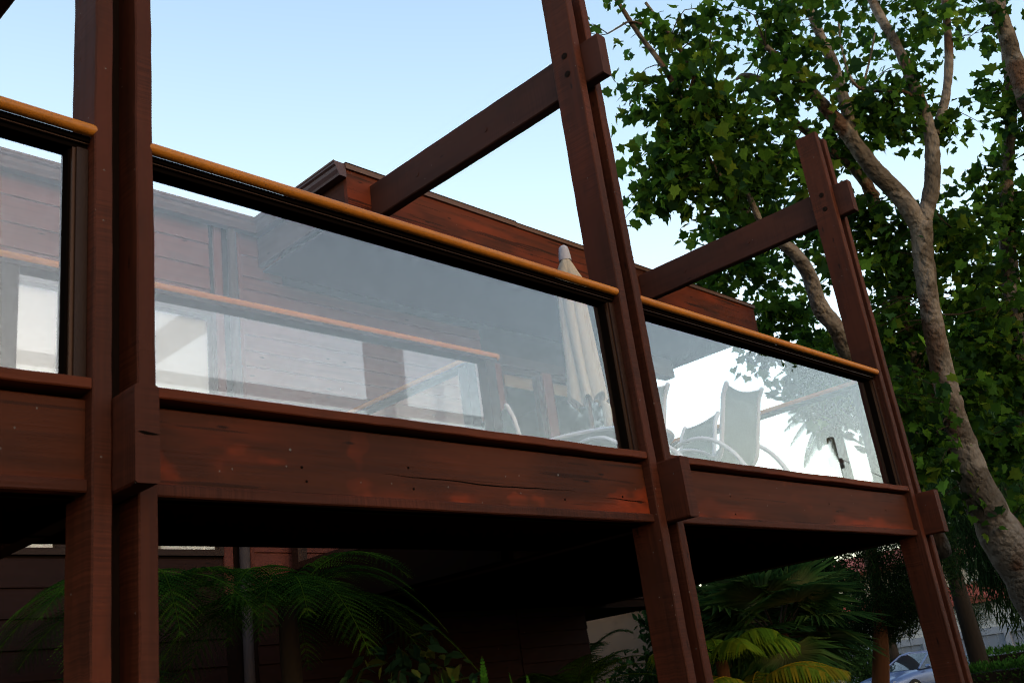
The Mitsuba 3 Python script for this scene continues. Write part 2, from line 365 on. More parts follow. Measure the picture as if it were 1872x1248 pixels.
while z > .2:
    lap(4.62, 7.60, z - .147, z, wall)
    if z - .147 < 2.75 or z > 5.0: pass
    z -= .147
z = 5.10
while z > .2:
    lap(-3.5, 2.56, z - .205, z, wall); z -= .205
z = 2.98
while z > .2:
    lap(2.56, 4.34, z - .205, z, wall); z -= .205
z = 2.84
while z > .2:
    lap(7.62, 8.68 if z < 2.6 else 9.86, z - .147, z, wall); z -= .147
# corner board and trim
timber(house, 'corner_board', (4.34, 4.42, HW - .03, HW, 2.7, 5.97), 'siding_wood', 'Z', rough=.0008)
timber(house, 'trim_board', (4.58, 4.62, HW - .026, HW, 2.7, 5.97), 'siding_wood', 'Z', rough=.0008)
# downpipe
scene['pipe_paint'] = plain((.045, .035, .038), .7)
obj(house, 'downpipe', tube([(4.50, HW - .065, z) for z in np.linspace(.1, 5.93, 12)], .042, 16), 'pipe_paint', 40)
for z in (4.6, 3.2): obj(house, 'pipe_clip', box(4.45, 4.55, HW - .075, HW - .001, z, z + .025), 'gutter_metal')
# windows with pale blinds
scene['blind'] = plain((.36, .35, .335), .85)
scene['tan_blind'] = plain((.22, .185, .145), .85)
scene['room_dark'] = plain((.02, .018, .017), .9)
win = part_key(house, 'window'); labels[win] = {'label': 'tall window with pale drawn blinds beside the downpipe'}
used[house + '__window'] = 1
obj(win, 'frame', cat([box(2.56, 2.64, HW - .03, HW + .06, 3.0, 5.098), box(4.30, 4.338, HW - .03, HW + .06, 3.0, 5.098), box(3.02, 3.10, HW - .025, HW + .06, 3.05, 5.04), box(3.70, 3.78, HW - .025, HW + .06, 3.05, 5.04),
                       box(2.64, 4.30, HW - .03, HW + .06, 5.042, 5.098), box(2.64, 4.30, HW - .03, HW + .06, 3.0, 3.048)]), 'frame_wood')
for a, b in ((2.64, 3.02), (3.10, 3.70), (3.78, 4.30)):
    obj(win, 'pane', quad([(a, HW + .01, 3.04), (b, HW + .01, 3.04), (b, HW + .01, 5.05), (a, HW + .01, 5.05)]), 'glass')
    obj(win, 'blind', box(a - .01, b + .01, HW + .065, HW + .075, 3.04, 5.05), 'blind')
obj(win, 'low_panel', box(2.60, 4.38, HW + .04, HW + .06, 3.05, 3.42), 'tan_blind')
door = part_key(house, 'glass_door'); labels[door] = {'label': 'dark sliding glass doors with red posts under the overhang, mirroring trees'}
for a, b in ((7.68, 7.84), (8.52, 8.68), (9.74, 9.86)):
    timber(door, 'post', (a, b, HW - .05, HW + .06, 2.872, 5.13), 'siding_wood', 'Z', rough=.0008)
obj(door, 'header', box(7.62, 9.86, HW - .04, HW + .06, 5.132, 5.26), 'frame_wood')
obj(door, 'frame', cat([box(7.62, 7.678, HW - .03, HW + .05, 2.872, 5.13), box(7.842, 7.90, HW - .02, HW + .05, 2.872, 5.13), box(8.44, 8.518, HW - .02, HW + .05, 2.872, 5.13), box(8.682, 8.72, HW - .02, HW + .05, 2.872, 5.13),
                        box(7.90, 8.44, HW - .02, HW + .05, 5.07, 5.13), box(8.72, 9.738, HW - .02, HW + .05, 5.07, 5.13)]), 'frame_wood')
for a, b in ((7.89, 8.45), (8.71, 9.745)):
    obj(door, 'pane', quad([(a, HW + .015, 2.88), (b, HW + .015, 2.88), (b, HW + .015, 5.08), (a, HW + .015, 5.08)]), 'glass')
    obj(door, 'roller_blind', box(a, b, HW + .055, HW + .065, 4.93, 5.09), 'tan_blind')
obj(house, 'room', cat([box(7.0, 10.1, 9.4, 9.45, 2.8, 5.3), box(7.0, 7.05, HW + .11, 9.4, 2.8, 5.3), box(10.1, 10.14, HW + .11, 9.4, 2.8, 5.3), box(7.0, 10.1, HW + .11, 9.4, 2.75, 2.8), box(7.0, 10.1, HW + .11, 9.4, 5.3, 5.35)]), 'room_dark')
# overhanging roof
OX0, OX1, OY, EB, ET = 4.80, 11.36, 5.85, 5.63, 6.00
timber(house, 'eave_board', (OX0, 8.0, OY, OY + .04, EB, ET), 'eave_wood', 'X', 'weathered red eave board under the tie beams', rough=.0016, c=.004)
timber(house, 'eave_board', (8.0025, OX1, OY + .002, OY + .04, EB, ET), 'eave_wood', 'X', rough=.0016, c=.004)
timber(house, 'side_eave_board', (OX0, OX0 + .04, OY + .042, 7.2, EB, ET), 'tie_wood', 'Y', rough=.001, c=.004)
timber(house, 'end_eave_board', (OX1 - .04, OX1, OY + .042, 13.1, EB, ET), 'eave_wood', 'Y', rough=.001, c=.004)
obj(house, 'soffit', box(OX0 + .042, OX1 - .042, OY + .042, HW - .022, 5.585, 5.60), 'soffit_paint')
obj(house, 'soffit_trim', box(OX0 + .002, OX1 - .002, OY + .003, OY + .041, 5.60, EB - .002), 'frame_wood')
obj(house, 'cap_flashing', cat([box(OX0 - .01, 6.87, OY - .022, OY + .06, 5.985, 6.032), box(6.865, OX1 + .02, OY - .019, OY + .06, 5.983, 6.024)]), 'cap_metal')
obj(house, 'cap_edge', cat([box(OX0 - .012, 6.872, OY - .026, OY + .05, 6.033, 6.040), box(6.868, OX1 + .022, OY - .023, OY + .05, 6.025, 6.031)]), 'dark_wood')
obj(house, 'roof', cat([box(OX0 + .05, OX1 - .05, OY + .06, 13.1, 5.99, 6.02), box(-3.6, OX0 + .04, 7.17, 13.1, 5.992, 6.018), box(OX0 + .05, OX1 - .05, HW + .001, 13.05, 5.60, 5.62)]), 'dark_wood')
prof = [(.120, 6.030), (.0, 6.030), (.0, 5.998), (.018, 5.985), (.022, 5.955), (.040, 5.925), (.046, 5.905), (.120, 5.905)]
def gutter_y(): return extrude([(z, 4.678 + d) for d, z in prof], 'Y', OY - .01, 7.165)
def gutter_x(): return extrude([(7.045 + d, z) for d, z in prof], 'X', -3.6, 4.72)
obj(house, 'gutter', gutter_y(), 'gutter_metal', label='dark gutter ending at the roof corner')
obj(house, 'gutter', gutter_x(), 'gutter_metal')
obj(house, 'gutter_lip', cat([box(4.672, 4.677, OY - .012, 7.04, 6.018, 6.034), box(-3.6, 4.676, 7.039, 7.044, 6.018, 6.034)]), 'cap_metal')
obj(house, 'porch_beam', box(10.255, 10.93, 6.95, 7.10, 5.33, 5.583), 'soffit_paint')
# splits and nail heads that the boards show
def split_strip(pts, y, w):
    """a thin dark split lying in a board's face: a flat tapering wedge with a little depth"""
    P = spline([(x, y, z) for x, z in pts], 26); n = len(P); h = w * np.sin(np.linspace(.05, math.pi - .05, n)) * (1 + .5 * (meshkit.noise(P * 40, 4) - .5))
    P[:, 2] += .006 * (meshkit.noise(P * 18, 2) - .5)
    V = np.vstack([P + [0, -.0012, 0] + np.c_[h * 0, h * 0, h], P + [0, -.0012, 0] - np.c_[h * 0, h * 0, h], P + [0, .004, 0]])
    F = []
    for i in range(n - 1): F += [[i, n + i, n + i + 1], [i, n + i + 1, i + 1], [i, i + 1, 2 * n + i + 1], [i, 2 * n + i + 1, 2 * n + i], [n + i, 2 * n + i, 2 * n + i + 1], [n + i, 2 * n + i + 1, n + i + 1]]
    return trimesh.Trimesh(V, F, process=False)
obj(deck, 'split', split_strip([(2.95, 2.662), (3.16, 2.655), (3.40, 2.652), (3.65, 2.644), (4.07, 2.650), (4.3, 2.652)], 3.507, .0035), 'rebate_black', label='horizontal split in the long fascia board')
obj(deck, 'split', split_strip([(4.55, 2.628), (4.75, 2.622), (4.95, 2.618)], 3.507, .003), 'rebate_black')
obj(deck, 'split', split_strip([(1.655, 2.675), (1.69, 2.672), (1.736, 2.671)], 3.285, .006), 'rebate_black')
scene['nail_steel'] = plain((.10, .09, .085), .5)
for x, z in ((2.446, 2.733), (2.50, 2.66), (2.52, 2.60), (3.10, 2.70), (3.12, 2.60), (4.173, 2.734), (4.2, 2.60), (4.72, 2.64), (5.9, 2.70), (5.92, 2.58), (7.3, 2.71), (7.32, 2.58), (8.3, 2.70)):
    m = trimesh.creation.cylinder(.006, .004, sections=10); m.apply_transform(trimesh.transformations.rotation_matrix(math.pi / 2, [1, 0, 0])); m.apply_translation((x, 3.5065, z))
    obj(deck, 'nail', m, 'nail_steel' if z > 2.72 else 'rebate_black')

# ------------------------------------------------------------------ things on the deck
DZ = 2.872
scene['white_tube'] = two({'type': 'principled', 'base_color': {'type': 'rgb', 'value': [.50, .49, .54]}, 'roughness': .4})
def sling_fn(p, n, uv):
    w = noise(p.x * 260 + p.y * 180, p.z * 300) * .2
    return mi.Color3f([.22, .265, .25]) * (.9 + w)
scene['sling_cloth'] = {'type': 'principledthin', 'base_color': proc(sling_fn), 'roughness': .8, 'diff_trans': .7, 'spec_trans': 0.0}
def rotz(m, a, loc):
    m = m.copy(); m.apply_transform(trimesh.transformations.rotation_matrix(a, [0, 0, 1])); m.apply_translation(loc); return m
def patio_chair(x, y, facing, label):
    """sling chair with a curved white tube frame; its own +y is where the sitter looks"""
    a = math.atan2(facing[1], facing[0]) - math.pi / 2; loc = (x, y, DZ)
    t = thing('patio_chair', label, 'chair', 'sling chairs round the table on the deck')
    side = spline([(.30, .415), (.10, .385), (-.12, .37), (-.22, .43), (-.275, .60), (-.335, .80), (-.365, .90), (-.42, .985)], 26)
    arm = spline([(.34, .015), (.345, .22), (.30, .45), (.20, .585), (.02, .615), (-.18, .565), (-.36, .42), (-.49, .20), (-.55, .015)], 32)
    for s in (-1, 1):
        obj(t, 'side_rail', rotz(tube([(s * .25, p, q) for p, q in side], .020, 12, round_end=True), a, loc), 'white_tube', 40)
        m = tube([(s * (.278 + .02 * math.sin(k / 31 * math.pi)), p, q) for k, (p, q) in enumerate(arm)], .0185, 10)
        v = m.vertices; v[:, 0] = s * .288 + (v[:, 0] - s * .288) * 1.35
        obj(t, 'arm', rotz(m, a, loc), 'white_tube', 40)
    obj(t, 'foot_rail', rotz(tube([(q, -.55, .016) for q in np.linspace(-.28, .28, 4)], .013, 8), a, loc), 'white_tube', 40)
    obj(t, 'seat_brace', rotz(tube([(q, .05, .36) for q in np.linspace(-.25, .25, 4)], .011, 8), a, loc), 'white_tube', 40)
    top = [(.25 * u, -.42 + .045 * (1 - u * u), .985 - .040 * (1 - u * u)) for u in np.linspace(-1, 1, 12)]
    obj(t, 'top_hem', rotz(tube(top, .006, 6), a, loc), 'white_tube', 40)
    U = np.linspace(-1, 1, 13); V = np.array([[(.245 * u, p - (.0 if k < 10 else 0) + (.030 * (1 - u * u) if k > 9 else 0), q - (.028 * (1 - u * u) if k <= 11 else .0) - (.04 * (1 - u * u) * max(0, k - 21) / 4)) for u in U] for k, (p, q) in enumerate(side)])
    m, k = V.shape[:2]; i, j = np.meshgrid(np.arange(m - 1), np.arange(k - 1), indexing='ij'); q = i * k + j
    F = np.stack([q, q + 1, q + k + 1, q + k], -1).reshape(-1, 4)
    obj(t, 'sling', rotz(trimesh.Trimesh(V.reshape(-1, 3), np.vstack([F[:, [0, 1, 2]], F[:, [0, 2, 3]]]), process=False), a, loc), 'sling_cloth', True)
patio_chair(7.49, 4.50, (.08, 1), 'white tube sling chair seen from behind in the middle of the far glass panel')
patio_chair(6.52, 4.80, (.12, 1), 'white tube sling chair half hidden by the middle post')
patio_chair(6.24, 5.54, (1, -.05), 'white tube sling chair left of the closed umbrella, in front of the glass doors')
patio_chair(7.66, 5.06, (-.95, .30), 'green sling chair beyond the table, left of the chair seen from behind')
tb = thing('patio_table', 'round white patio table under the closed umbrella', 'table')
TX, TY = 6.87, 5.30
obj(tb, 'top', lathe([(.03, .70), (.64, .70), (.68, .695), (.69, .71), (.68, .727), (.64, .73), (.03, .73)], 48, (TX, TY, DZ)), 'white_tube', 40)
for k in range(4):
    an = k * math.pi / 2 + .5
    obj(tb, 'leg', tube(spline([(TX + r * math.cos(an), TY + r * math.sin(an), DZ + z) for r, z in ((.45, .69), (.40, .45), (.42, .2), (.50, .01))], 10), .016, 8), 'white_tube', 40)

um = thing('patio_umbrella', 'closed cream patio umbrella with a pale finial, standing through the table behind the handrail', 'umbrella')
scene['canvas'] = {'type': 'principledthin', 'base_color': {'type': 'rgb', 'value': [.40, .36, .31]}, 'roughness': .9, 'diff_trans': .35, 'spec_trans': 0.0}
scene['finial_plastic'] = plain((.32, .32, .38), .5)
UX, UY = 6.87, 5.30
def folded(zr, n=13, depth=.2, seed=0, hem=0.0):
    an = np.linspace(0, 2 * np.pi, 144, endpoint=False); V = []
    for i, (z, r) in enumerate(zr):
        s = i / (len(zr) - 1)
        ph = an + .25 * np.sin(2.2 * s + seed) + .05 * np.sin(5 * an)
        fold = np.abs(np.sin(ph * n / 2 + seed)) ** .7
        rr = r * (1 - depth * (.35 + .65 * s) + depth * (.35 + .65 * s) * fold) * (1 + .08 * np.sin(an * 2 + seed + 3 * s))
        zz = z + hem * s ** 8 * (fold - .5) + .02 * s ** 6 * np.sin(3 * an + seed)
        V.append(np.stack([UX + rr * np.cos(an), UY + rr * np.sin(an), zz], -1))
    V = np.array(V); m, k = V.shape[:2]; i, j = np.meshgrid(np.arange(m - 1), np.arange(k), indexing='ij')
    F = np.stack([i * k + j, i * k + (j + 1) % k, (i + 1) * k + (j + 1) % k, (i + 1) * k + j], -1).reshape(-1, 4)
    return trimesh.Trimesh(V.reshape(-1, 3), np.vstack([F[:, [0, 1, 2]], F[:, [0, 2, 3]]]), process=False)
zt = np.linspace(0, 1, 30)
obj(um, 'pole', tube([(UX, UY, z) for z in np.linspace(DZ, 5.50, 6)], .019, 14), 'cap_metal', 40)
obj(um, 'canopy', folded([(5.36 - 1.36 * s, .055 + .135 * s ** .55 * (1 - .10 * s) + .012 * math.sin(5 * s + 1)) for s in zt], 7, .36, 1.0, .09), 'canvas', 50)
obj(um, 'vent_flap', folded([(5.41 - .33 * s, .042 + .128 * s ** .9) for s in zt], 6, .26, .3, .09), 'canvas', 50)
obj(um, 'finial', lathe([(.0, 5.545), (.026, 5.543), (.043, 5.525), (.050, 5.49), (.056, 5.44), (.060, 5.39), (.0, 5.39)], 24, (UX, UY, 0)), 'finial_plastic', 40)
strap = np.array(spline([(UX + .02, UY - .13, 3.98), (UX + .035, UY - .16, 3.92), (UX + .04, UY - .15, 3.80), (UX + .03, UY - .14, 3.73)], 8))
obj(um, 'tie_strap', tube(strap, [.012, .03, .038, .042, .042, .04, .034, .02], 8), 'canvas', 40)

# ------------------------------------------------------------------ parked car
scene['car_paint'] = two({'type': 'principled', 'base_color': {'type': 'rgb', 'value': [.075, .115, .24]}, 'roughness': .25, 'metallic': .35, 'clearcoat': 1.0, 'clearcoat_gloss': .95})
scene['car_glass'] = two({'type': 'principled', 'base_color': {'type': 'rgb', 'value': [.012, .014, .018]}, 'roughness': .04, 'specular': .9, 'clearcoat': 1.0, 'clearcoat_gloss': 1.0})
scene['tyre'] = plain((.012, .012, .013), .8)
scene['chrome'] = two({'type': 'roughconductor', 'material': 'Al', 'alpha': .12})
scene['lamp_glass'] = plain((.30, .31, .33), .08, specular=.8, clearcoat=1.0)
def car(x, y, z, heading):
    t = thing('parked_car', 'blue saloon car parked on the street, seen past the far corner post', 'car')
    M = trimesh.transformations.rotation_matrix(heading, [0, 0, 1]); M[:3, 3] = (x, y, z)
    def put(name, m, b, sm=False, par=t):
        m = m.copy(); m.apply_transform(M); return obj(par, name, m, b, sm)
    # body: sections along the length (front at +x), each a rounded outline
    L = [(2.42, .28, .58, .62), (2.38, .22, .70, .78), (2.2, .20, .76, .86), (1.9, .18, .82, .91), (1.3, .18, .90, .925), (.85, .18, .945, .93), (0, .18, .955, .93), (-1.0, .18, .965, .93), (-1.7, .18, .98, .92), (-2.1, .22, .97, .88), (-2.36, .28, .90, .78), (-2.42, .36, .80, .66)]
    S = []
    for px, z0, z1, hw in L:
        zs = [z0, z0 + .04, (z0 * .6 + z1 * .4), z1 - .16, z1 - .05, z1, z1 + .015]
        ws = [hw * .86, hw * .96, hw, hw * .985, hw * .93, hw * .78, 0]
        S.append([(px, w, q) for w, q in zip(ws, zs)] + [(px, -w, q) for w, q in zip(ws[-2::-1], zs[-2::-1])])
    S = np.array(S); m, k = S.shape[:2]
    i, j = np.meshgrid(np.arange(m - 1), np.arange(k - 1), indexing='ij'); q = i * k + j
    F = np.stack([q, q + 1, q + k + 1, q + k], -1).reshape(-1, 4)
    F = np.vstack([F[:, [0, 1, 2]], F[:, [0, 2, 3]]])
    fan = lambda o, r: np.array([[o, o + a, o + a + 1] for a in range(1, k - 1)])[:, ::r]
    body = trimesh.Trimesh(S.reshape(-1, 3), np.vstack([F, fan(0, -1), fan((m - 1) * k, 1)]), process=False)
    put('body', body, 'car_paint', 40)
    # cabin
    C = [(.98, .93, .80), (.10, 1.39, .60), (-.35, 1.455, .585), (-.9, 1.43, .58), (-1.35, 1.30, .57), (-1.95, .97, .74)]
    roof = np.array([[(a, s * w, h) for s in np.linspace(-1, 1, 7)] for a, h, w in C]); roof[:, :, 2] += .03 * (1 - np.linspace(-1, 1, 7)[None] ** 2)
    def grid(V):
        V = np.array(V); m, k = V.shape[:2]; i, j = np.meshgrid(np.arange(m - 1), np.arange(k - 1), indexing='ij'); q = i * k + j
        F = np.stack([q, q + 1, q + k + 1, q + k], -1).reshape(-1, 4); return trimesh.Trimesh(V.reshape(-1, 3), np.vstack([F[:, [0, 1, 2]], F[:, [0, 2, 3]]]), process=False)
    put('windscreen', grid(roof[:2]), 'car_glass', 40)
    put('roof', grid(roof[1:5]), 'car_paint', 40)
    put('rear_window', grid(roof[4:]), 'car_glass', 40)
    for s in (-1, 1):
        V = [[(a, s * w, h), (a * 1.0, s * .86, .94)] for a, h, w in C]
        put('side_window', grid(V), 'car_glass')
        put('pillar', tube([(.98, s * .81, .95), (.10, s * .615, 1.40), (-.35, s * .60, 1.46), (-.9, s * .595, 1.44), (-1.35, s * .58, 1.31), (-1.95, s * .75, .98)], .03, 8), 'car_paint', 40)
        hl = trimesh.creation.icosphere(2, 1.0); hl.apply_scale((.20, .19, .075)); hl.apply_transform(trimesh.transformations.rotation_matrix(-s * .5, [0, 0, 1])); hl.apply_translation((2.14, s * .64, .66))
        put('headlight', hl, 'lamp_glass', True)
        mi_ = trimesh.creation.icosphere(2, 1.0); mi_.apply_scale((.07, .10, .065)); mi_.apply_translation((.72, s * .98, 1.0))
        put('mirror', mi_, 'car_paint', True)
        for ax in (1.45, -1.45):
            w = trimesh.creation.cylinder(.335, .22, sections=28); w.apply_transform(trimesh.transformations.rotation_matrix(math.pi / 2, [1, 0, 0])); w.apply_translation((ax, s * .83, .335))
            wk = put('wheel', w, 'tyre', 40)
            r = trimesh.creation.annulus(.06, .22, .02, sections=28); r.apply_transform(trimesh.transformations.rotation_matrix(math.pi / 2, [1, 0, 0])); r.apply_translation((ax, s * .945, .335))
            put('rim', r, 'chrome', 40, wk)
    g = part_key(t, 'grille'); 
    M2 = box(2.385, 2.43, -.42, .42, .36, .63); M2.apply_transform(M); scene[g] = ply(M2, 'tyre')
    for zz in (.40, .46, .52, .58):
        put('slat', box(2.431, 2.445, -.40, .40, zz, zz + .022), 'chrome', False, g)
    put('surround', cat([box(2.40, 2.44, -.45, -.425, .35, .64), box(2.40, 2.44, .425, .45, .35, .64), box(2.40, 2.44, -.45, .45, .632, .655)]), 'chrome', False, g)
car(35.4, 15.2, .0, math.atan2(.30, -.954))

# ------------------------------------------------------------------ neighbouring buildings
def stucco(c):
    def fn(p, n, uv):
        k = fbm(p.x * 1.3, p.y * 1.3, p.z * 1.3, 4); return mi.Color3f(c) * (.88 + .24 * k)
    return two({'type': 'diffuse', 'reflectance': proc(fn)})
scene['cream_stucco'] = stucco((.42, .37, .30))
scene['white_stucco'] = stucco((.40, .41, .43))
scene['grey_boards'] = plain((.17, .19, .235), .7)
scene['grey_trim'] = plain((.22, .24, .29), .6)
scene['roof_tile'] = plain((.24, .060, .048), .8)
nb = thing('neighbour_house', 'cream and white house with a red tiled lower roof, far right behind the trees', 'house')
obj(nb, 'wall', box(44.2, 56, 9, 30, -.5, 5.0), 'cream_stucco', label='cream upper wall')
obj(nb, 'wall', box(42.6, 44.18, 9, 30, -.5, 2.92), 'white_stucco', label='white lower wall')
for y in (11.2, 14.6, 17.6, 21.4):
    w = part_key(nb, 'window'); scene[w] = ply(box(44.12, 44.19, y, y + 1.2, 3.95, 4.75), 'car_glass')
    obj(w, 'frame', cat([box(44.08, 44.2, y - .09, y, 3.87, 4.83), box(44.08, 44.2, y + 1.2, y + 1.29, 3.87, 4.83), box(44.08, 44.2, y, y + 1.2, 4.75, 4.83), box(44.08, 44.2, y, y + 1.2, 3.87, 3.95), box(44.09, 44.2, y + .57, y + .63, 3.95, 4.75)]), 'white_stucco')
rf = part_key(nb, 'roof')
scene[rf] = ply(extrude([(2.93, 42.1), (3.02, 42.1), (3.72, 44.19), (3.6, 44.19)], 'Y', 8.8, 30.2), 'roof_tile')
for k in range(96):
    y = 9 + k * .22
    obj(rf, 'tile_row', tube([(42.08 + u * 2.08, y, 3.035 + u * .70) for u in np.linspace(0, 1, 4)], .09, 8), 'roof_tile', 40)
obj(nb, 'main_roof', extrude([(4.95, 43.6), (5.05, 43.6), (6.3, 50), (5.05, 56.6), (4.95, 56.6)], 'Y', 8.5, 30.5), 'roof_tile')
fn = thing('board_fence', 'grey vertical board fence with a pale cap behind the green hedge', 'fence')
for k in range(28):
    y = 10.2 + k * .36
    obj(fn, 'board', box(39.4, 39.43, y, y + .343, -.35, 1.70), 'grey_boards')
obj(fn, 'cap', box(39.32, 39.50, 10.1, 20.4, 1.702, 1.94), 'grey_trim')
for y in (10.3, 13.3, 16.3, 19.3):
    obj(fn, 'post', box(39.24, 39.39, y, y + .19, -.35, 1.70), 'grey_trim')
pd = thing('stone_pedestal', 'pale stone pedestal with a flared cap among dark bushes under the deck end', 'pedestal')
scene['pale_stone'] = stucco((.36, .35, .34))
PX, PY = 19.6, 10.3
obj(pd, 'shaft', lathe([(.0, -.1), (.26, -.1), (.26, .12), (.17, .16), (.155, .95), (.17, 1.0)], 20, (PX, PY, 0)), 'pale_stone', 40)
obj(pd, 'cap', lathe([(.17, 1.0), (.21, 1.03), (.30, 1.11), (.30, 1.17), (.24, 1.2), (.0, 1.2)], 20, (PX, PY, 0)), 'pale_stone', 40)
scene['tan_stucco'] = stucco((.17, .135, .11))
gw = thing('garden_house', 'tan stucco building beyond the fern, glimpsed under the deck beside the middle post', 'building')
obj(gw, 'wall', box(12.6, 20, 13.6, 20, 0, 3.30), 'tan_stucco')
obj(gw, 'eave', box(12.4, 20.2, 13.3, 20.2, 3.302, 3.52), 'grey_trim')
# across the road, mirrored in the panes
oh = thing('opposite_house', 'beige gabled house across the road, only mirrored in the glass', 'house')
obj(oh, 'wall', extrude([(-36, 0), (-36, 5.2), (-30.5, 7.8), (-25, 5.2), (-25, 0)], 'X', 36, 52), 'cream_stucco')
obj(oh, 'roof', cat([extrude([(-37, 4.72), (-30.5, 7.83), (-30.5, 8.03), (-37, 4.92)], 'X', 35.5, 52.5), extrude([(-30.5, 7.83), (-24, 4.72), (-24, 4.92), (-30.5, 8.03)], 'X', 35.5, 52.5)]), 'roof_tile')
scene['pole_wood'] = plain((.045, .040, .036), .85)
up = thing('utility_pole', 'dark utility pole with a wire, mirrored in the far glass panel', 'pole')
QX, QY, QZ = 30.0, 7.12 - 13.86, 8.15
obj(up, 'shaft', tube([(QX, QY, z) for z in np.linspace(-.3, QZ, 6)], [.13, .128, .126, .124, .122, .12], 14), 'pole_wood', 40)
obj(up, 'bracket', box(QX - .45, QX + .45, QY - .05, QY + .05, QZ - .95, QZ - .83), 'pole_wood')
for s in (-.38, .38): obj(up, 'insulator', lathe([(.0, QZ - .62), (.05, QZ - .64), (.09, QZ - .72), (.06, QZ - .83)], 12, (QX + s, QY, 0)), 'pole_wood', 40)
obj(up, 'wire', tube(spline([(QX + .38, QY, QZ - .66), (QX + 5, QY + .4, QZ - 1.5), (QX + 12, QY + 1.0, QZ - 1.9), (QX + 22, QY + 1.8, QZ - 1.2)], 24), .014, 5), 'pole_wood')

# ------------------------------------------------------------------ vegetation
def leafy(name, trans=.9, rough=.5):
    scene[name] = {'type': 'principledthin', 'base_color': {'type': 'mesh_attribute', 'name': 'vertex_color'}, 'roughness': rough, 'diff_trans': trans, 'spec_trans': 0.0}
leafy('leaf', 1.05); leafy('frond', .7, .45)
def bark_fn(p, n, uv):
    k = fbm(p.x * 3.0 + p.z * .8, p.y * 3.0, p.z * 2.2, 4); f = fbm(p.x * 14, p.y * 14, p.z * 9, 3)
    c = mix((.052, .040, .030), (.125, .106, .092), smoothstep(.42, .52, k))
    c = mix(c, (.058, .026, .014), smoothstep(.53, .66, fbm(p.x * 2.2 + 7, p.y * 2.2, p.z * 1.5, 3)))
    return c * (.65 + .6 * f)
def bark_bump(p, n, uv): return fbm(p.x * 22, p.y * 22, p.z * 16, 3)
scene['sycamore_bark'] = two({'type': 'bumpmap', 'arbitrary': proc(bark_bump, 4e-3), 'scale': .05, 'bsdf': {'type': 'principled', 'base_color': proc(bark_fn), 'roughness': .8}})
scene['dark_bark'] = plain((.020, .014, .010), .9)
scene['fibre_bark'] = plain((.085, .036, .018), .95)

LOBES = np.array([(0, .02), (.12, -.05), (.30, -.12), (.33, .08), (.54, .26), (.36, .36), (.33, .55), (.16, .58), (0, .95), (-.16, .58), (-.33, .55), (-.36, .36), (-.54, .26), (-.33, .08), (-.30, -.12), (-.12, -.05)])
def leaf_shape(fold=.12):
    v = np.vstack([[(0, .22, 0)], np.c_[LOBES, fold * np.abs(LOBES[:, 0]) + .10 * (LOBES[:, 1] - .3) ** 2 * -1]])
    f = np.array([[0, 1 + i, 1 + (i + 1) % 16] for i in range(16)])
    return v, f
def oval_shape():
    v = np.array([(0, 0, 0), (.22, .3, .05), (.18, .65, .05), (0, 1, 0), (-.18, .65, .05), (-.22, .3, .05)]); return v, np.array([[0, 1, 2], [0, 2, 3], [0, 3, 4], [0, 4, 5]])
def needle_shape():
    v = np.array([(-.05, 0, 0), (.05, 0, 0), (0, 1, 0)]); return v, np.array([[0, 1, 2]])
def spread(P, size, shape, r, colors, droop=.5, vary=.35, tipdir=None):
    """leaves of one shape at the points P with random turns; returns (mesh, colours)"""
    v, f = shape; n = len(P)
    t = r.normal(size=(n, 3)) if tipdir is None else tipdir + .45 * r.normal(size=(n, 3))
    t[:, 2] -= droop * 1.2; t /= np.linalg.norm(t, axis=1, keepdims=True)
    s = np.cross(t, r.normal(size=(n, 3)) * [.8, .8, .5] + [0, 0, .9]); s /= np.linalg.norm(s, axis=1, keepdims=True) + 1e-9
    m = np.cross(s, t); k = size * (1 + vary * r.uniform(-1, 1, n))
    V = P[:, None] + k[:, None, None] * (v[None, :, :1] * s[:, None] + v[None, :, 1:2] * t[:, None] + v[None, :, 2:] * m[:, None])
    F = (f[None] + (np.arange(n) * len(v))[:, None, None]).reshape(-1, 3)
    c = np.asarray(colors)[r.integers(len(colors), size=n)] * np.exp(.34 * r.normal(size=(n, 1)))
    return trimesh.Trimesh(V.reshape(-1, 3), F, process=False), np.repeat(c, len(v), 0)
def blob(r, c, rad, n, shell=.55):
    """n points in an ellipsoid, more of them towards its skin"""
    d = r.normal(size=(n, 3)); d /= np.linalg.norm(d, axis=1, keepdims=True)
    return np.asarray(c) + d * (r.uniform(0, 1, (n, 1)) ** shell) * np.asarray(rad)

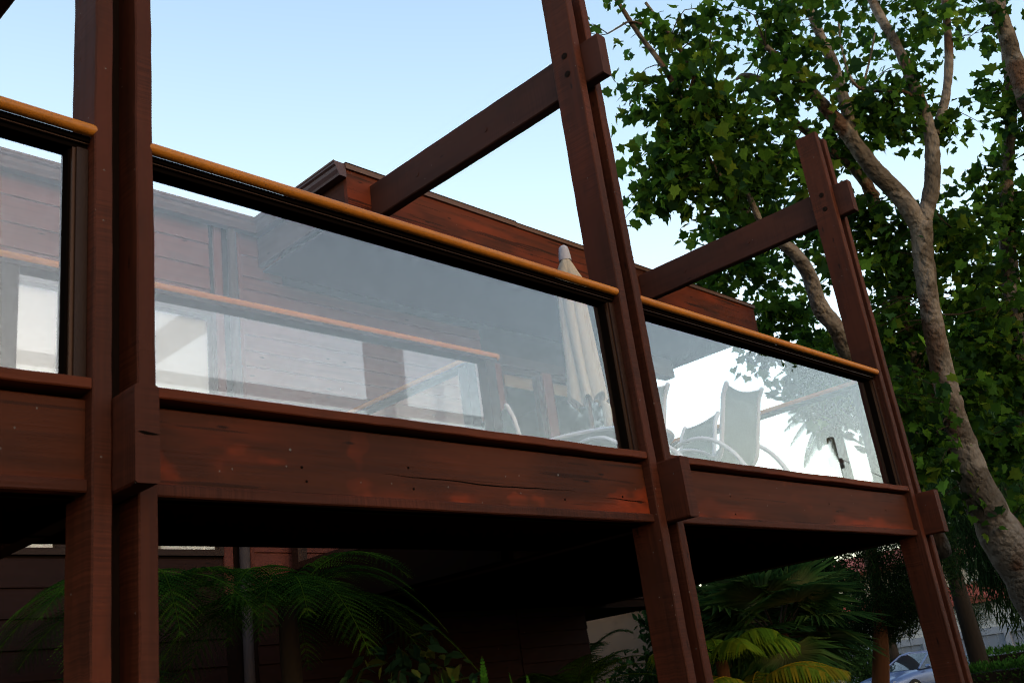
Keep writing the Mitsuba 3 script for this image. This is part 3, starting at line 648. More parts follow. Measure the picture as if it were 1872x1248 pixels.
# the big sycamore-leaved tree: limbs (x, y, z, radius)
LIMBS = {'trunk': [[15.04, 3.99, 0.12, 0.512], [14.08, 4.09, 1.37, 0.43], [13.25, 4.16, 2.38, 0.33], [12.75, 4.18, 3.1, 0.275], [12.42, 4.13, 3.74, 0.209], [12.18, 4.05, 4.23, 0.175], [11.99, 3.96, 4.8, 0.162], [11.83, 3.85, 5.36, 0.149], [11.7, 3.73, 5.85, 0.149], [11.59, 3.6, 6.31, 0.169]], 'a': [[11.61, 3.63, 6.22, 0.143], [11.36, 3.65, 6.56, 0.136], [11.03, 3.76, 6.9, 0.129], [10.74, 3.82, 7.26, 0.109], [10.53, 3.86, 7.48, 0.102], [10.29, 3.92, 7.72, 0.083], [10.02, 3.99, 8.0, 0.063], [9.66, 4.09, 8.26, 0.038]], 'b': [[10.76, 3.82, 7.21, 0.09], [10.68, 3.76, 7.65, 0.084], [10.57, 3.72, 8.08, 0.081], [10.43, 3.73, 8.53, 0.071], [10.24, 3.72, 8.95, 0.058], [10.08, 3.7, 9.33, 0.039]], 'c': [[11.61, 3.6, 6.28, 0.123], [11.72, 3.41, 6.7, 0.118], [11.7, 3.26, 7.18, 0.105], [11.67, 3.22, 7.47, 0.092], [11.58, 3.21, 7.96, 0.087], [11.45, 3.23, 8.51, 0.074], [11.27, 3.29, 9.06, 0.068], [11.06, 3.27, 9.54, 0.047]], 'd': [[11.74, 3.2, 7.35, 0.073], [11.86, 2.99, 7.79, 0.067], [11.9, 2.81, 8.33, 0.064], [11.86, 2.65, 9.03, 0.058], [11.76, 2.52, 9.47, 0.041]], 'e': [[13.61, 5.17, 2.71, 0.179], [12.89, 5.03, 3.58, 0.168], [12.04, 4.83, 4.27, 0.154], [11.02, 4.6, 4.76, 0.139], [10.64, 4.52, 5.09, 0.125], [10.43, 4.56, 5.34, 0.118], [10.24, 4.51, 5.66, 0.105], [10.05, 4.52, 5.89, 0.092], [9.86, 4.58, 6.04, 0.08], [9.89, 4.83, 6.4, 0.063], [9.51, 4.83, 6.61, 0.049]], 'f': [[9.28, 4.69, 6.45, 0.045], [9.03, 4.76, 6.85, 0.042], [8.77, 4.75, 7.27, 0.039], [8.52, 4.73, 7.69, 0.039], [8.36, 4.76, 7.96, 0.036], [8.14, 4.8, 8.21, 0.033], [7.86, 4.83, 8.59, 0.027]], 'g': [[9.66, 4.63, 6.08, 0.049], [9.4, 4.62, 6.62, 0.042], [9.13, 4.64, 7.02, 0.039], [8.87, 4.61, 7.48, 0.033], [8.71, 4.58, 7.86, 0.03], [8.5, 4.62, 8.22, 0.027], [8.26, 4.7, 8.6, 0.021]], 'h': [[11.73, 4.08, 6.91, 0.082], [11.31, 4.1, 7.17, 0.06], [10.8, 4.21, 7.43, 0.053], [10.47, 4.31, 7.65, 0.049], [10.19, 4.35, 7.87, 0.045], [10.04, 4.39, 8.1, 0.052], [9.88, 4.52, 8.2, 0.039], [9.81, 4.61, 8.17, 0.019]], 'i': [[12.59, 4.25, 4.2, 0.114], [12.52, 4.4, 4.66, 0.116], [12.41, 4.38, 5.22, 0.117], [12.23, 4.27, 5.97, 0.104], [11.95, 4.19, 6.55, 0.103], [11.68, 4.11, 6.98, 0.095], [11.53, 4.1, 7.32, 0.068]], 'j': [[13.62, 3.67, 3.72, 0.177], [13.6, 3.5, 4.97, 0.161], [13.49, 3.34, 5.8, 0.141], [13.32, 3.11, 6.59, 0.12], [13.22, 2.87, 7.25, 0.099], [13.14, 2.58, 7.96, 0.084], [12.96, 2.39, 8.69, 0.07], [12.78, 2.16, 9.49, 0.049]], 'k': [[13.06, 2.36, 7.33, 0.15], [12.71, 2.33, 7.82, 0.135], [12.49, 2.26, 8.42, 0.122], [12.18, 2.2, 8.89, 0.107], [11.92, 2.2, 9.42, 0.081]], 'l': [[11.68, 3.2, 7.48, 0.03], [11.44, 3.27, 7.86, 0.026], [10.84, 3.61, 7.89, 0.023], [10.63, 3.6, 8.34, 0.019], [10.53, 3.49, 8.77, 0.016]], 'm': [[10.87, 3.59, 7.86, 0.019], [10.88, 3.41, 8.18, 0.016], [10.87, 3.26, 8.47, 0.013]], 'n': [[8.15, 4.74, 8.29, 0.018], [8.02, 4.8, 8.3, 0.015], [7.95, 4.91, 8.26, 0.012], [7.88, 5.01, 8.21, 0.009]], 'o': [[8.71, 4.66, 7.58, 0.021], [8.68, 4.48, 7.82, 0.015], [8.73, 4.38, 7.89, 0.012]]}
CLUSTERS = [[7.82, 4.96, 8.42, 0.22, 0.17, 45], [8.26, 4.74, 8.22, 0.27, 0.23, 45], [8.49, 4.46, 8.26, 0.3, 0.24, 70], [8.96, 4.16, 8.4, 0.19, 0.22, 70], [8.8, 4.4, 8.0, 0.36, 0.24, 110], [8.39, 4.9, 7.63, 0.27, 0.25, 110], [8.66, 4.69, 7.45, 0.42, 0.36, 300], [8.61, 4.96, 7.07, 0.35, 0.31, 240], [9.08, 4.6, 7.34, 0.36, 0.36, 260], [8.62, 5.16, 6.67, 0.29, 0.29, 170], [8.98, 4.9, 6.69, 0.45, 0.36, 300], [9.25, 4.37, 7.7, 0.24, 0.18, 60], [9.46, 4.67, 6.73, 0.43, 0.37, 280], [9.75, 4.4, 7.22, 0.31, 0.37, 160], [9.89, 3.88, 8.46, 0.29, 0.44, 300], [9.95, 4.13, 7.88, 0.32, 0.29, 190], [10.77, 5.17, 6.9, 0.41, 0.29, 190], [10.93, 5.9, 7.0, 0.39, 0.21, 120], [10.34, 3.84, 7.91, 0.22, 0.18, 35], [10.83, 3.73, 7.69, 0.32, 0.26, 140], [11.32, 3.5, 7.67, 0.5, 0.4, 340], [11.47, 3.24, 8.13, 0.3, 0.23, 90], [11.61, 2.92, 8.75, 0.26, 0.3, 110], [11.97, 3.16, 7.54, 0.32, 0.26, 130], [12.13, 2.35, 8.71, 0.23, 0.2, 60], [12.92, 2.51, 7.93, 0.24, 0.62, 240], [12.87, 2.97, 7.19, 0.26, 0.29, 100], [11.17, 3.97, 7.41, 0.37, 0.27, 170], [10.22, 4.43, 7.06, 0.38, 0.32, 190], [11.71, 4.19, 6.45, 0.51, 0.47, 340], [12.12, 4.16, 5.94, 0.58, 0.48, 420], [12.63, 3.49, 6.42, 0.62, 0.52, 430], [13.24, 3.06, 6.55, 0.42, 0.63, 380], [12.92, 3.66, 5.5, 0.65, 0.62, 560], [12.27, 4.39, 5.2, 0.44, 0.51, 360], [12.69, 4.24, 4.6, 0.58, 0.58, 520], [13.39, 3.71, 4.71, 0.49, 0.69, 560], [12.52, 4.57, 4.04, 0.47, 0.41, 320], [13.26, 4.02, 3.81, 0.41, 0.44, 360], [12.07, 6.83, 7.04, 0.47, 0.32, 240], [12.46, 6.37, 7.07, 0.51, 0.41, 330], [12.92, 6.21, 6.41, 0.49, 0.41, 320], [12.08, 5.25, 6.97, 0.4, 0.31, 190], [12.88, 6.62, 6.32, 0.36, 0.24, 150], [12.9, 5.92, 5.8, 0.42, 0.32, 220], [12.83, 6.62, 5.84, 0.36, 0.17, 110], [11.07, 4.93, 4.64, 0.39, 0.39, 190], [11.58, 4.67, 5.25, 0.27, 0.4, 150], [12.59, 4.52, 3.1, 0.33, 0.28, 80], [13.48, 4.1, 2.91, 0.3, 0.54, 190], [13.69, 3.27, 5.5, 0.35, 0.84, 300], [11.52, 4.37, 6.82, 0.27, 0.27, 90], [11.3, 4.66, 6.14, 0.34, 0.4, 120], [11.38, 4.29, 4.28, 0.38, 0.38, 260], [11.76, 4.37, 3.62, 0.32, 0.32, 170]]
NODES = []
syc = thing('plane_tree', 'big maple-leaved tree with mottled pale leaning trunk at the right edge', 'tree')
sr = np.random.default_rng(21)
for k, (name, pts) in enumerate(LIMBS.items()):
    pts = np.array(pts); n = max(10, len(pts) * 6)
    S = spline(pts, n); S[:, 3] = np.maximum(S[:, 3], .004)
    m = tube(S[:, :3], S[:, 3] * .80 * (1 + .04 * sr.normal(size=n)), 14 if S[0, 3] > .05 else 7)
    v = m.vertices; amp = .10 if S[0, 3] > .05 else .05
    ax = np.repeat(S[:, 3], 14 if S[0, 3] > .05 else 7); ax = np.r_[ax, S[0, 3], S[-1, 3]]
    nn = np.stack([meshkit.fbm(v * 9 + q * 17, 3, 3) - .5 for q in range(3)], 1)
    m.vertices = v + nn * ax[:, None] * .16
    NODES.append(S[:, :3])
    obj(syc, 'trunk' if name == 'trunk' else 'limb' if S[0, 3] > .03 else 'branch', m, 'sycamore_bark', True)
GREENS = [(.030, .075, .010), (.040, .100, .014), (.050, .115, .018), (.025, .062, .012), (.085, .135, .016), (.035, .085, .010), (.060, .130, .014), (.022, .055, .018), (.018, .048, .016)]
TIPS = []
def sprigs(c, rad, n, r):
    """leaves in hanging sprigs of about nine round random twig ends"""
    k = max(2, n // 9); B = blob(r, c, rad, k, .5); B = np.repeat(B, 9, 0)
    TIPS.extend(B[::9]); off = r.normal(size=B.shape) * [.13, .13, .10]; off[:, 2] -= .05
    return B + off
P = np.vstack([sprigs(c[:3], (c[3], .50, c[4]), int(c[5] * .98), sr) for c in CLUSTERS])
out = [((14.8, 3.6, 11.6), (2.6, 2.6, 1.4), 1800), ((12.0, 3.6, 11.2), (2.0, 2.4, 1.0), 1000), ((15.4, 1.5, 7.3), (1.7, 1.6, 1.3), 2000), ((14.0, 1.0, 8.3), (1.6, 1.4, 1.1), 1300), ((14.0, .9, 6.35), (.9, .8, .45), 320), ((17.2, 3.4, 6.9), (1.4, 1.4, 1.7), 1200)]
NT = len(TIPS)
P2 = np.vstack([sprigs(c, rd, n, sr) for c, rd, n in out])
NODES = np.vstack(NODES); tw = []
for k in sr.permutation(NT)[:620]:
    tip = TIPS[k]; dd = np.linalg.norm(NODES - tip, axis=1); q = int(np.argmin(dd))
    if dd[q] > 1.5: continue
    a = NODES[q]; mid = (a + tip) / 2 + sr.normal(size=3) * .10 * dd[q] + [0, 0, .08 * dd[q]]
    tw.append(tube(spline([a, mid, tip, tip + (tip - mid) * .25], 7), np.linspace(.004 + .007 * min(1, dd[q]), .002, 7), 4))
obj(syc, 'twigs', cat(tw), 'dark_bark', kind='stuff')
left = P[(P[:, 0] < 10.6)]
pick = sr.permutation(len(left))[:280]; leafpts = left[pick]
keep = np.ones(len(P), bool); keep[np.flatnonzero(P[:, 0] < 10.6)[pick]] = False
A = np.vstack([P[keep], P2]); A = A[sr.permutation(len(A))]; ms, cs = [], []
for q, (fold, size) in enumerate(((.10, .145), (.35, .135), (-.2, .12), (.22, .16), (.5, .105), (.05, .09))):
    a, b = spread(A[q::6], size, leaf_shape(fold), sr, GREENS, vary=.4); ms.append(a); cs.append(b)
m, c = cat(ms), np.vstack(cs)
obj(syc, 'crown', m, 'leaf', False, color=c, kind='stuff')
proto = []
for q in range(6):
    v, f = leaf_shape([.05, .12, .2, .28, .1, .16][q]); v = v.copy(); v[:, 2] += .12 * np.sin(v[:, 1] * 4 + q)
    proto.append(ply(trimesh.Trimesh(v, f, process=False), 'leaf', False, color=np.tile(np.array([(.045, .105, .014), (.036, .085, .012), (.055, .12, .018), (.03, .07, .012), (.10, .13, .016), (.04, .095, .012)][q]), (len(v), 1))))
for q, p in enumerate(leafpts):
    ang = sr.uniform(0, 360); T1 = T().translate(p.tolist()).rotate([0, 0, 1], ang).rotate([1, 0, 0], float(sr.uniform(-150, -30))).rotate([0, 1, 0], float(sr.uniform(-50, 50))).scale(float(sr.uniform(.10, .165)))
    obj(syc, 'leaf', {**proto[q % 6], 'to_world': T1}, None)

# ---- pinnate fronds (palms, ferns): curved rib with paired leaflets
def frond(base, aim, length, arch, n=30, ll=.35, lw=.022, colors=((.03, .08, .012),), r=None, up=.35, fall=.25, start=.12, taper=1.0, sub=0, rib=.008, droop_l=.3):
    r = r or rng
    base = np.asarray(base, float); aim = np.asarray(aim, float); aim = aim / np.linalg.norm(aim)
    s = np.linspace(0, 1, 18)
    C = base + aim * (length * s)[:, None]; C[:, 2] -= arch * length * s ** 2.2
    V, F, K, cnt = [], [], [], 0
    rb = tube(C, np.linspace(rib, rib * .25, 18), 5); V.append(rb.vertices); F.append(rb.faces); cnt = len(rb.vertices)
    base_c = np.array(colors[0]); K.append(np.tile(base_c * [1.6, 1.25, 1.0], (cnt, 1)))
    _, t, _, _ = frames(C)
    side = np.cross(t, [0, 0, 1.0]); side /= np.linalg.norm(side, axis=1, keepdims=True) + 1e-9
    nrm = np.cross(side, t)
    for q in np.linspace(start, .99, n):
        f = q * 17; i = min(int(f), 16); w = f - i
        p = C[i] * (1 - w) + C[i + 1] * w; tt, ss, nn = t[i], side[i], nrm[i]
        prof = (math.sin(math.pi * min(1, (q - start) / (1 - start) * .93 + .07)) ** .6) * (1 - .35 * q * taper)
        L = ll * prof * r.uniform(.88, 1.12)
        col = np.array(colors[int(r.integers(len(colors)))]) * r.uniform(.8, 1.2)
        for sg in (-1, 1):
            d = sg * ss * 1.0 + tt * (.45 + .5 * q) + nn * up * r.uniform(.7, 1.3); d /= np.linalg.norm(d)
            if sub:
                mid = p + d * L
                a = []
                for z in np.linspace(.06, .97, sub):
                    pp = p + d * L * z + np.array([0, 0, -droop_l * L * z * z]); pl = lw * (1 - z * .85) * 1.6
                    for s2 in (-1, 1):
                        e = s2 * tt * .9 + d * .45; e = e / np.linalg.norm(e)
                        h = d * (L / sub * .45)
                        V.append(np.array([pp - h, pp + h, pp + e * pl + [0, 0, -pl * .15]])); F.append(np.array([[cnt, cnt + 1, cnt + 2]])); cnt += 3; K.append(np.tile(col, (3, 1)))
            else:
                wv = np.cross(d, nn); wv /= np.linalg.norm(wv) + 1e-9
                pts = [p + d * L * z + np.array([0, 0, -droop_l * L * z ** 2.2 - fall * 0]) for z in (0, .35, .7, 1.0)]
                ws = [lw * .5, lw, lw * .7, 0]
                q4 = []
                for pt, w_ in zip(pts, ws): q4 += [pt - wv * w_ * .5, pt + wv * w_ * .5]
                V.append(np.array(q4)); K.append(np.tile(col, (8, 1)))
                F.append(np.array([[0, 1, 3], [0, 3, 2], [2, 3, 5], [2, 5, 4], [4, 5, 7], [4, 7, 6]]) + cnt); cnt += 8
    return trimesh.Trimesh(np.vstack(V), np.vstack(F), process=False), np.vstack(K)
def put_frond(par, name, mc, label=None): return obj(par, name, mc[0], 'frond', False, label, color=mc[1])

FERN = [(.040, .100, .011), (.022, .062, .010), (.080, .150, .014)]
DARKF = [(.022, .060, .016), (.018, .048, .014)]
fr = np.random.default_rng(5)
def tree_fern(x, y, z, n, length, label, seed, arch=.72):
    r = np.random.default_rng(seed); t = thing('tree_fern', label, 'fern')
    obj(t, 'trunk', tube(spline([(x + .12, y + .1, .3), (x + .05, y + .03, z * .5), (x, y, z)], 8), [.085, .08, .075, .07, .07, .07, .07, .06], 10), 'dark_bark', 40)
    for k in range(n):
        a = 2 * math.pi * (k + r.uniform(-.25, .25)) / n; el = r.uniform(.25, .95)
        put_frond(t, 'frond', frond((x, y, z), (math.cos(a), math.sin(a), el), length * r.uniform(.85, 1.1), arch * r.uniform(.85, 1.3), n=26, ll=.38, lw=.018, colors=FERN if k % 2 else FERN[:2], r=r, up=.05, sub=15, rib=.008, droop_l=.35, start=.12))
tree_fern(4.05, 5.95, 2.42, 22, 1.3, 'tree fern with arching lacy fronds rising under the deck, left of centre', 3)
tree_fern(3.15, 6.2, 2.50, 18, 1.05, 'smaller tree fern close beside the nearest post under the deck', 8)
# palms seen dimly at the left under the deck
ar = thing('areca_palm', 'dim feathery palm under the deck left of the nearest post', 'palm')
for k in range(9):
    a = fr.uniform(0, 6.28)
    put_frond(ar, 'frond', frond((2.35, 5.9, 1.55), (math.cos(a) * .8, math.sin(a) * .8, fr.uniform(.5, 1.3)), 1.5, fr.uniform(.4, .6), 26, .40, .03, DARKF + [(.06, .085, .02)], fr, up=.2))
gp = thing('areca_palm', 'dark feathery palm silhouetted against the tan wall left of the middle post', 'palm')
for k in range(11):
    a = fr.uniform(0, 6.28)
    put_frond(gp, 'frond', frond((9.95, 8.55, 1.2 + .3 * (k % 3)), (math.cos(a) * .8, math.sin(a) * .8, fr.uniform(.6, 1.5)), 1.35, fr.uniform(.4, .6), 26, .38, .03, DARKF, fr, up=.2))
obj(gp, 'stem', tube([(9.95, 8.55, -.1), (9.95, 8.55, 1.0), (9.95, 8.55, 1.85)], .05, 10), 'dark_bark', 40)
# sword ferns along the front of the bed
CLUMP = ['first', 'second', 'third', 'fourth', 'fifth', 'sixth', 'seventh', 'eighth']
for q, (x, h) in enumerate(((2.72, 1.66), (2.98, 1.86), (3.14, 1.82), (3.34, 1.90), (3.58, 1.84), (3.84, 1.82), (4.10, 1.72), (4.36, 1.74))):
    t = thing('sword_fern', 'upright feathery fern clump at the bottom edge, %s of eight from the left' % CLUMP[q], 'fern', 'fern clumps along the bottom edge'); y = 3.44 + .03 * (q % 3)
    for k in range(13):
        a = 2 * math.pi * k / 13 + fr.uniform(-.3, .3)
        put_frond(t, 'frond', frond((x, y, .06), (math.cos(a) * .10, math.sin(a) * .10, 1), h * fr.uniform(.78, .99), fr.uniform(.03, .12), 80, .085, .013, [(.026, .085, .008), (.036, .105, .010), (.018, .06, .008)], fr, up=.1, start=.3, droop_l=.05, rib=.0035))
# broad-leaved shrub in the shade
sh = thing('broadleaf_shrub', 'dark glossy broad-leaved shrub under the deck right of the tree fern', 'shrub')
m, c = spread(blob(fr, (4.75, 5.6, 1.75), (.55, .5, .45), 260), .13, oval_shape(), fr, [(.020, .055, .03), (.03, .07, .03), (.07, .09, .02)])
obj(sh, 'leaves', m, 'leaf', False, color=c, kind='stuff')
for k in range(6): obj(sh, 'stem', tube(spline([(4.75 + .1 * math.cos(k), 5.6 + .1 * math.sin(k), .4), (4.75 + .2 * math.cos(k), 5.6 + .2 * math.sin(k), 1.1), (4.75 + .4 * math.cos(k * 1.3), 5.6 + .4 * math.sin(k * 1.3), 1.9)], 6), .009, 5), 'dark_bark')
# fern behind the middle post
tree_fern(7.75, 6.7, 1.60, 12, .95, 'shaded fern under the deck just left of the middle post', 12, .30)

# cycads with yellow-green feather leaves beyond the deck
def feather(key, x, y, z, specs, r, colors, n=22, ll=.40, lw=.030, trunk=True, bark='fibre_bark', rt=.12, droop_l=.25, up=.35):
    if trunk: obj(key, 'trunk', tube([(x, y, -.1), (x, y, z * .5), (x, y, z)], [rt * 1.15, rt, rt * .9], 12), bark, 40)
    for az, el, ln, arch in specs:
        a = math.radians(az); put_frond(key, 'frond', frond((x, y, z), (math.cos(a), math.sin(a), el), ln, arch, n, ll, lw, colors, r, up=up, droop_l=droop_l))
YG = [(.15, .25, .02), (.19, .28, .022), (.11, .22, .02)]
GOLD = [(.28, .23, .02), (.20, .23, .02), (.13, .21, .02)]
cy = thing('cycad', 'bright yellow-green feather palm just right of the middle post', 'palm')
feather(cy, 9.30, 6.02, 1.74, [(-40, .95, 1.05, .62), (-62, .75, 1.0, .55), (-18, .8, 1.0, .6), (-85, 1.0, .95, .5), (150, .8, 1.0, .5), (95, .8, 1.0, .5), (40, .9, 1.0, .5), (-130, .7, 1.05, .5)], fr, YG, rt=.07, droop_l=.75, up=-.05, n=24)
cy2 = thing('cycad', 'golden-tipped feather palm at the bottom edge, right of the middle post', 'palm')
feather(cy2, 9.32, 5.75, 1.40, [(-44, .75, 1.15, .52), (-66, .55, 1.1, .42), (-24, .65, 1.2, .45), (-95, .7, 1.1, .5), (20, .7, 1.0, .5), (100, .8, 1.0, .5), (180, .7, 1.0, .5)], fr, GOLD, rt=.07, droop_l=.75, up=-.05, n=24)

# fan palm
def fan_leaf(hub, aim, R, r, colors, nseg=44, spread_deg=230):
    aim = np.asarray(aim, float); aim /= np.linalg.norm(aim); s = np.cross(aim, [0, 0, 1.0]); s /= np.linalg.norm(s) + 1e-9; nn = np.cross(s, aim)
    V, F, K, c = [], [], [], 0
    for q in np.linspace(-.5, .5, nseg):
        a = math.radians(spread_deg) * q; d = aim * math.cos(a) + s * math.sin(a); w = np.cross(d, nn)
        L = R * (1 - .35 * abs(q) ** 1.5) * r.uniform(.9, 1.06); hw = R * math.radians(spread_deg) / nseg * .42
        dr_ = r.uniform(.03, .22)
        col = np.array(colors[int(r.integers(len(colors)))]) * r.uniform(.8, 1.2)
        tip = hub + d * L + np.array([0, 0, -dr_ * L]) ; mid = hub + d * L * .55 + nn * .02
        V.append(np.array([hub, mid - w * hw + nn * .012, mid + w * hw + nn * .012, mid - nn * .012, tip])); F.append(np.array([[0, 1, 3], [0, 3, 2], [1, 4, 3], [3, 4, 2]]) + c); c += 5
        K.append(np.array([(.16, .14, .06), col, col, col, col * 1.25]))
    return trimesh.Trimesh(np.vstack(V), np.vstack(F), process=False), np.vstack(K)
FANC = [(.028, .072, .020), (.036, .088, .022), (.022, .058, .018), (.06, .11, .03)]
fp = thing('fan_palm', 'fan palm with stiff dark pleated leaves under the far end of the deck', 'palm')
FX, FY, FZ = 10.75, 6.15, 1.95
obj(fp, 'trunk', tube(spline([(FX, FY, -.1), (FX + .03, FY, .8), (FX, FY, FZ)], 8), [.17, .16, .16, .17, .18, .17, .15, .12], 12), 'fibre_bark', 40)
for k in range(22):
    a = 2 * math.pi * k / 22 * 2.618; el = [1.3, .9, .55, .2, -.1, -.4][k % 6]
    d = np.array([math.cos(a), math.sin(a), el]); d /= np.linalg.norm(d)
    hub = np.array([FX, FY, FZ]) + d * fr.uniform(.35, .62)
    pk = obj(fp, 'petiole', tube([(FX, FY, FZ - .05), hub], [.014, .009], 6), 'frond', 40, color=None) if False else None
    obj(fp, 'petiole', tube([(FX, FY, FZ - .05), hub], [.014, .009], 6), 'dark_bark', 40)
    mm = fan_leaf(hub, d + np.array([0, 0, -.25]), fr.uniform(.68, .88), fr, FANC, 32); put_frond(fp, 'leaf', mm)

# far palm seen through the far panel
dp = thing('feather_palm', 'distant feather palm seen through the right end of the far glass panel', 'palm')
DX, DY, DTOP = 36.0, 16.3, 9.9
obj(dp, 'trunk', tube(spline([(DX, DY, -.5), (DX + .1, DY, 4), (DX, DY, 8.8), (DX, DY, DTOP)], 14), np.linspace(.22, .17, 14), 12), 'dark_bark', 40)
obj(dp, 'crown_shaft', tube([(DX, DY, DTOP - .2), (DX, DY, DTOP + .5), (DX, DY, DTOP + .9)], [.19, .17, .11], 12), 'fibre_bark', 40)
for k in range(30):
    a = 2 * math.pi * k * .382; el = [1.6, .9, .5, .2, -.15, -.5][k % 6]
    put_frond(dp, 'frond', frond((DX, DY, DTOP + .7), (math.cos(a), math.sin(a), el), fr.uniform(1.8, 2.3), fr.uniform(.34, .55), 64, .55, .028, [(.03, .06, .02), (.04, .07, .025)], fr, up=.1, droop_l=.7, rib=.03))

# ---- background trees and bushes
def bush(name, label, cat_, centre_list, size, shape, colors, stems=(), group=None, bark='dark_bark', droop=.2, bs='leaf', seed=0, tipdir=None):
    r = np.random.default_rng(100 + seed); t = thing(name, label, cat_, group)
    for a in stems:
        a = np.array(a); S = spline(a, 12); obj(t, 'trunk' if S[0, 3] > .06 else 'limb', tube(S[:, :3], S[:, 3], 10), bark, 40)
    P = np.vstack([blob(r, c[:3], c[3:6], int(c[6]), .5) for c in centre_list])
    m, c = spread(P, size, shape, r, colors, droop, tipdir=tipdir); obj(t, 'crown', m, bs, False, color=c, kind='stuff')
    return t
DG = [(.016, .036, .012), (.012, .028, .010), (.022, .046, .014)]
PG = [(.030, .062, .022), (.024, .050, .020), (.040, .075, .028)]
DOWN = np.array([0.0, 0.0, -1.0])
bush('pepper_tree', 'weeping pepper tree with fine hanging foliage behind the leaning trunk', 'tree',
     [(17.9, 6.1, 3.4, .9, .8, 1.1, 4200), (17.3, 5.6, 2.5, .55, .6, .9, 2300), (18.7, 6.7, 4.2, 1.0, .9, .8, 2600), (17.0, 4.9, 3.2, .8, .7, 1.3, 2600), (18.2, 5.2, 5.0, 1.6, 1.4, .9, 2600)],
     .17, (np.array([(-.07, 0, 0), (.07, 0, 0), (.05, .55, .04), (0, 1, 0), (-.05, .55, .04)]), np.array([[0, 1, 2], [0, 2, 4], [4, 2, 3]])), PG, [[(18.6, 5.4, -.1, .24), (18.5, 5.5, 2.0, .2), (18.2, 5.6, 3.6, .14), (17.9, 5.8, 4.8, .06)], [(18.5, 5.5, 2.2, .12), (18.9, 6.3, 3.6, .08), (19.0, 6.8, 4.4, .03)]], seed=1, tipdir=DOWN)
bush('pine_tree', 'pine tree with tufted needles showing between the corner post and the leaning trunk', 'tree',
     [(20.3, 7.5, 4.9, .55, .5, .45, 2600), (20.9, 8.3, 4.2, .7, .6, .4, 2000), (20.1, 7.0, 3.6, .6, .6, .4, 1800), (21.2, 7.6, 5.9, .6, .6, .5, 1500)], .16, needle_shape(), [(.040, .075, .025), (.055, .09, .03), (.03, .06, .02)],
     [[(21.0, 7.8, -.2, .2), (20.9, 7.8, 3, .15), (20.9, 7.8, 6.2, .05)], [(20.9, 7.8, 3.9, .06), (20.2, 7.3, 4.8, .03)]], seed=2, droop=-.4)
bush('conifer_tree', 'dark dense conifer behind the fan palm and the corner post', 'tree',
     [(15.6, 6.9, 2.9, .8, .7, .7, 3000), (16.6, 7.2, 2.35, 1.0, .8, .45, 4200), (17.0, 7.75, 2.05, .9, .6, .35, 3200), (16.2, 8.3, 1.9, .7, .6, .5, 2600), (15.0, 7.4, 3.4, .9, .8, .5, 2600), (16.2, 6.6, 3.7, .9, .8, .6, 2400), (15.4, 6.1, 2.9, .6, .5, .8, 2600)], .17, needle_shape(), DG,
     [[(16.9, 8.15, -.1, .17), (16.8, 8.0, .8, .15), (16.5, 7.6, 1.8, .12), (16.2, 7.2, 3.2, .05)]], seed=3, droop=-.2, bark='fibre_bark')
bush('clipped_shrub', 'small round dark clipped shrub in front of the white house wall', 'shrub', [(23.4, 8.55, 2.15, .42, .42, .5, 2400)], .10, needle_shape(), DG, [[(23.4, 8.6, -.2, .06), (23.4, 8.55, 1.0, .05), (23.4, 8.55, 2.1, .03)]], seed=4, droop=-.3)
bush('dark_shrub', 'dark tangled shrub behind the yellow-green feather palm', 'shrub',
     [(12.4, 8.3, 2.4, .9, .8, .55, 2600), (12.8, 8.6, 1.5, 1.0, .8, .8, 2600), (11.7, 8.8, 1.2, .8, .7, .9, 1800), (13.6, 8.3, 1.4, .8, .8, .8, 2000)], .13, oval_shape(), DG, [[(12.6, 8.6, -.1, .07), (12.6, 8.5, 1.0, .06), (12.5, 8.4, 2.4, .03)]], seed=5)
bush('dark_shrub', 'dark evergreen shrub behind the stone pedestal', 'shrub',
     [(18.9, 11.3, 1.5, 1.0, .9, .8, 2600), (20.5, 11.6, 1.7, 1.2, 1.0, .9, 2600), (18.2, 10.0, 1.0, .6, .6, .5, 1300)], .15, oval_shape(), DG, [[(19.4, 11.4, -.2, .08), (19.4, 11.4, .9, .06), (19.4, 11.4, 1.8, .03)]], seed=6)
bush('dark_shrub', 'round bush with dull green leaves behind the parked car', 'shrub',
     [(36.0, 17.6, 1.3, 1.7, 1.5, 1.0, 3000), (35.2, 19.4, 1.0, 1.3, 1.3, .8, 1500)], .15, oval_shape(), [(.028, .06, .016), (.035, .07, .02)], [[(36, 17.6, -.4, .08), (36, 17.6, .5, .06), (36, 17.6, 1.4, .03)]], seed=7)
def hedge(x0, x1, y0, y1, z0, z1, label, seed, n):
    r = np.random.default_rng(seed); t = thing('hedge', label, 'hedge', None)
    m = trimesh.creation.box((x1 - x0, y1 - y0, z1 - z0)); m.apply_translation(((x0 + x1) / 2, (y0 + y1) / 2, (z0 + z1) / 2))
    p, fi = trimesh.sample.sample_surface(m, n, seed=seed)
    p = p + r.normal(size=p.shape) * .035
    nr = m.face_normals[fi]
    ms, c = spread(p, .075, oval_shape(), r, [(.035, .095, .014), (.048, .12, .018), (.026, .07, .012)], -.2, tipdir=nr)
    obj(t, 'leaves', ms, 'leaf', False, color=c, kind='stuff')
    obj(t, 'twigs', box(x0 + .05, x1 - .05, y0 + .05, y1 - .05, z0, z1 - .05), 'dark_bark')
hedge(18.6, 19.6, 4.4, 7.35, -.1, 1.10, 'clipped green hedge at the bottom right corner, nearer and lower of the two', 31, 9000)
hedge(21.4, 22.4, 4.6, 8.2, -.2, 1.30, 'clipped green hedge behind the lower one, higher of the two at bottom right', 32, 8000)
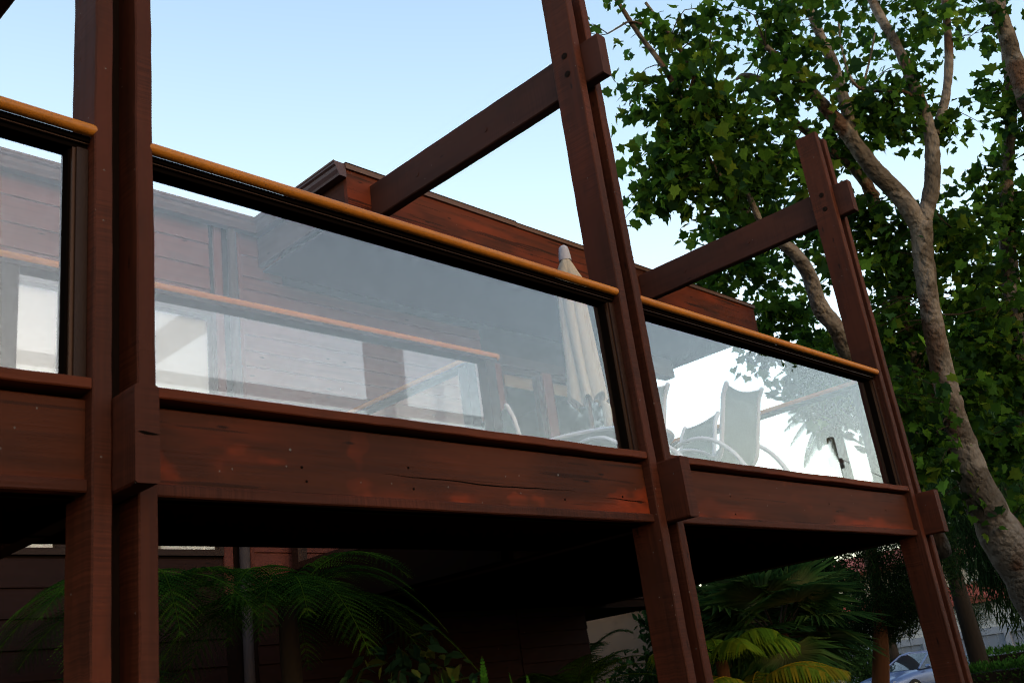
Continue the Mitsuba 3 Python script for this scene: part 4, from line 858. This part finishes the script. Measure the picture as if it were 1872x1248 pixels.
bush('backdrop_tree', 'broad dark tree filling the gap behind the leaning trunk', 'tree',
     [(24.5, 8.0, 7.0, 2.4, 2.4, 2.2, 4200), (26.0, 6.0, 5.6, 2.2, 2.2, 2.0, 3200), (23.5, 10.2, 8.0, 1.6, 1.6, 1.4, 1500)], .30, oval_shape(), [(.03, .065, .018), (.022, .05, .015)], [[(25.5, 7.4, -.2, .3), (25.3, 7.4, 3.0, .25), (25.0, 7.6, 7.5, .08)]], seed=9)
bush('garden_tree', 'dense dark tree standing beyond the fan palm', 'tree',
     [(20.5, 11.2, 3.0, 1.8, 1.5, 1.0, 3600), (23.5, 13.6, 2.4, 2.0, 1.8, .9, 3000), (18.4, 10.4, 3.3, 1.3, 1.2, .8, 2400)], .20, oval_shape(), DG, [[(20.8, 11.9, -.2, .2), (20.8, 11.8, 1.5, .16), (20.6, 11.5, 3.4, .05)]], seed=10)
ROW = ['first', 'second', 'third', 'fourth', 'fifth', 'sixth', 'seventh', 'eighth', 'ninth', 'tenth']
for k in range(10):  # row added out of view to keep low sky light from under the deck
    x, y, h = 4.5 + 5.2 * k, -14.5 - .5 * math.sin(k * 2.1), 6.1 + .5 * math.sin(k * 1.7)
    bush('added_shade_tree', 'unseen tree added across the road to block low sky light, %s of the row from the left' % ROW[k], 'tree', [(x, y, h - 2.6, 2.9, 1.9, 2.6, 1500)], .55, oval_shape(), DG, [[(x, y, -.1, .16), (x, y, 1.8, .13), (x, y, h - 1.4, .06)]], seed=20 + k, group='unseen trees added across the road to block sky light')

for k, (x, y, h, rad, lab) in enumerate(((-3.0, -12.5, 9.0, 3.4, 'unseen tall tree added behind the viewer to block sky light, nearest of three'), (-12.0, -9.0, 9.5, 3.6, 'unseen tall tree added left of the viewer to block sky light'), (-20.0, -1.0, 9.0, 3.6, 'unseen tall tree added far left of the viewer to block sky light'))):  # added out of view to darken the left side and the under-deck
    bush('added_shade_tree', lab, 'tree', [(x, y, h - 3.6, rad, rad, 3.3, 5000)], .38, oval_shape(), DG, [[(x, y, -.1, .26), (x, y, 3.0, .2), (x, y, h - 3.0, .08)]], seed=40 + k)
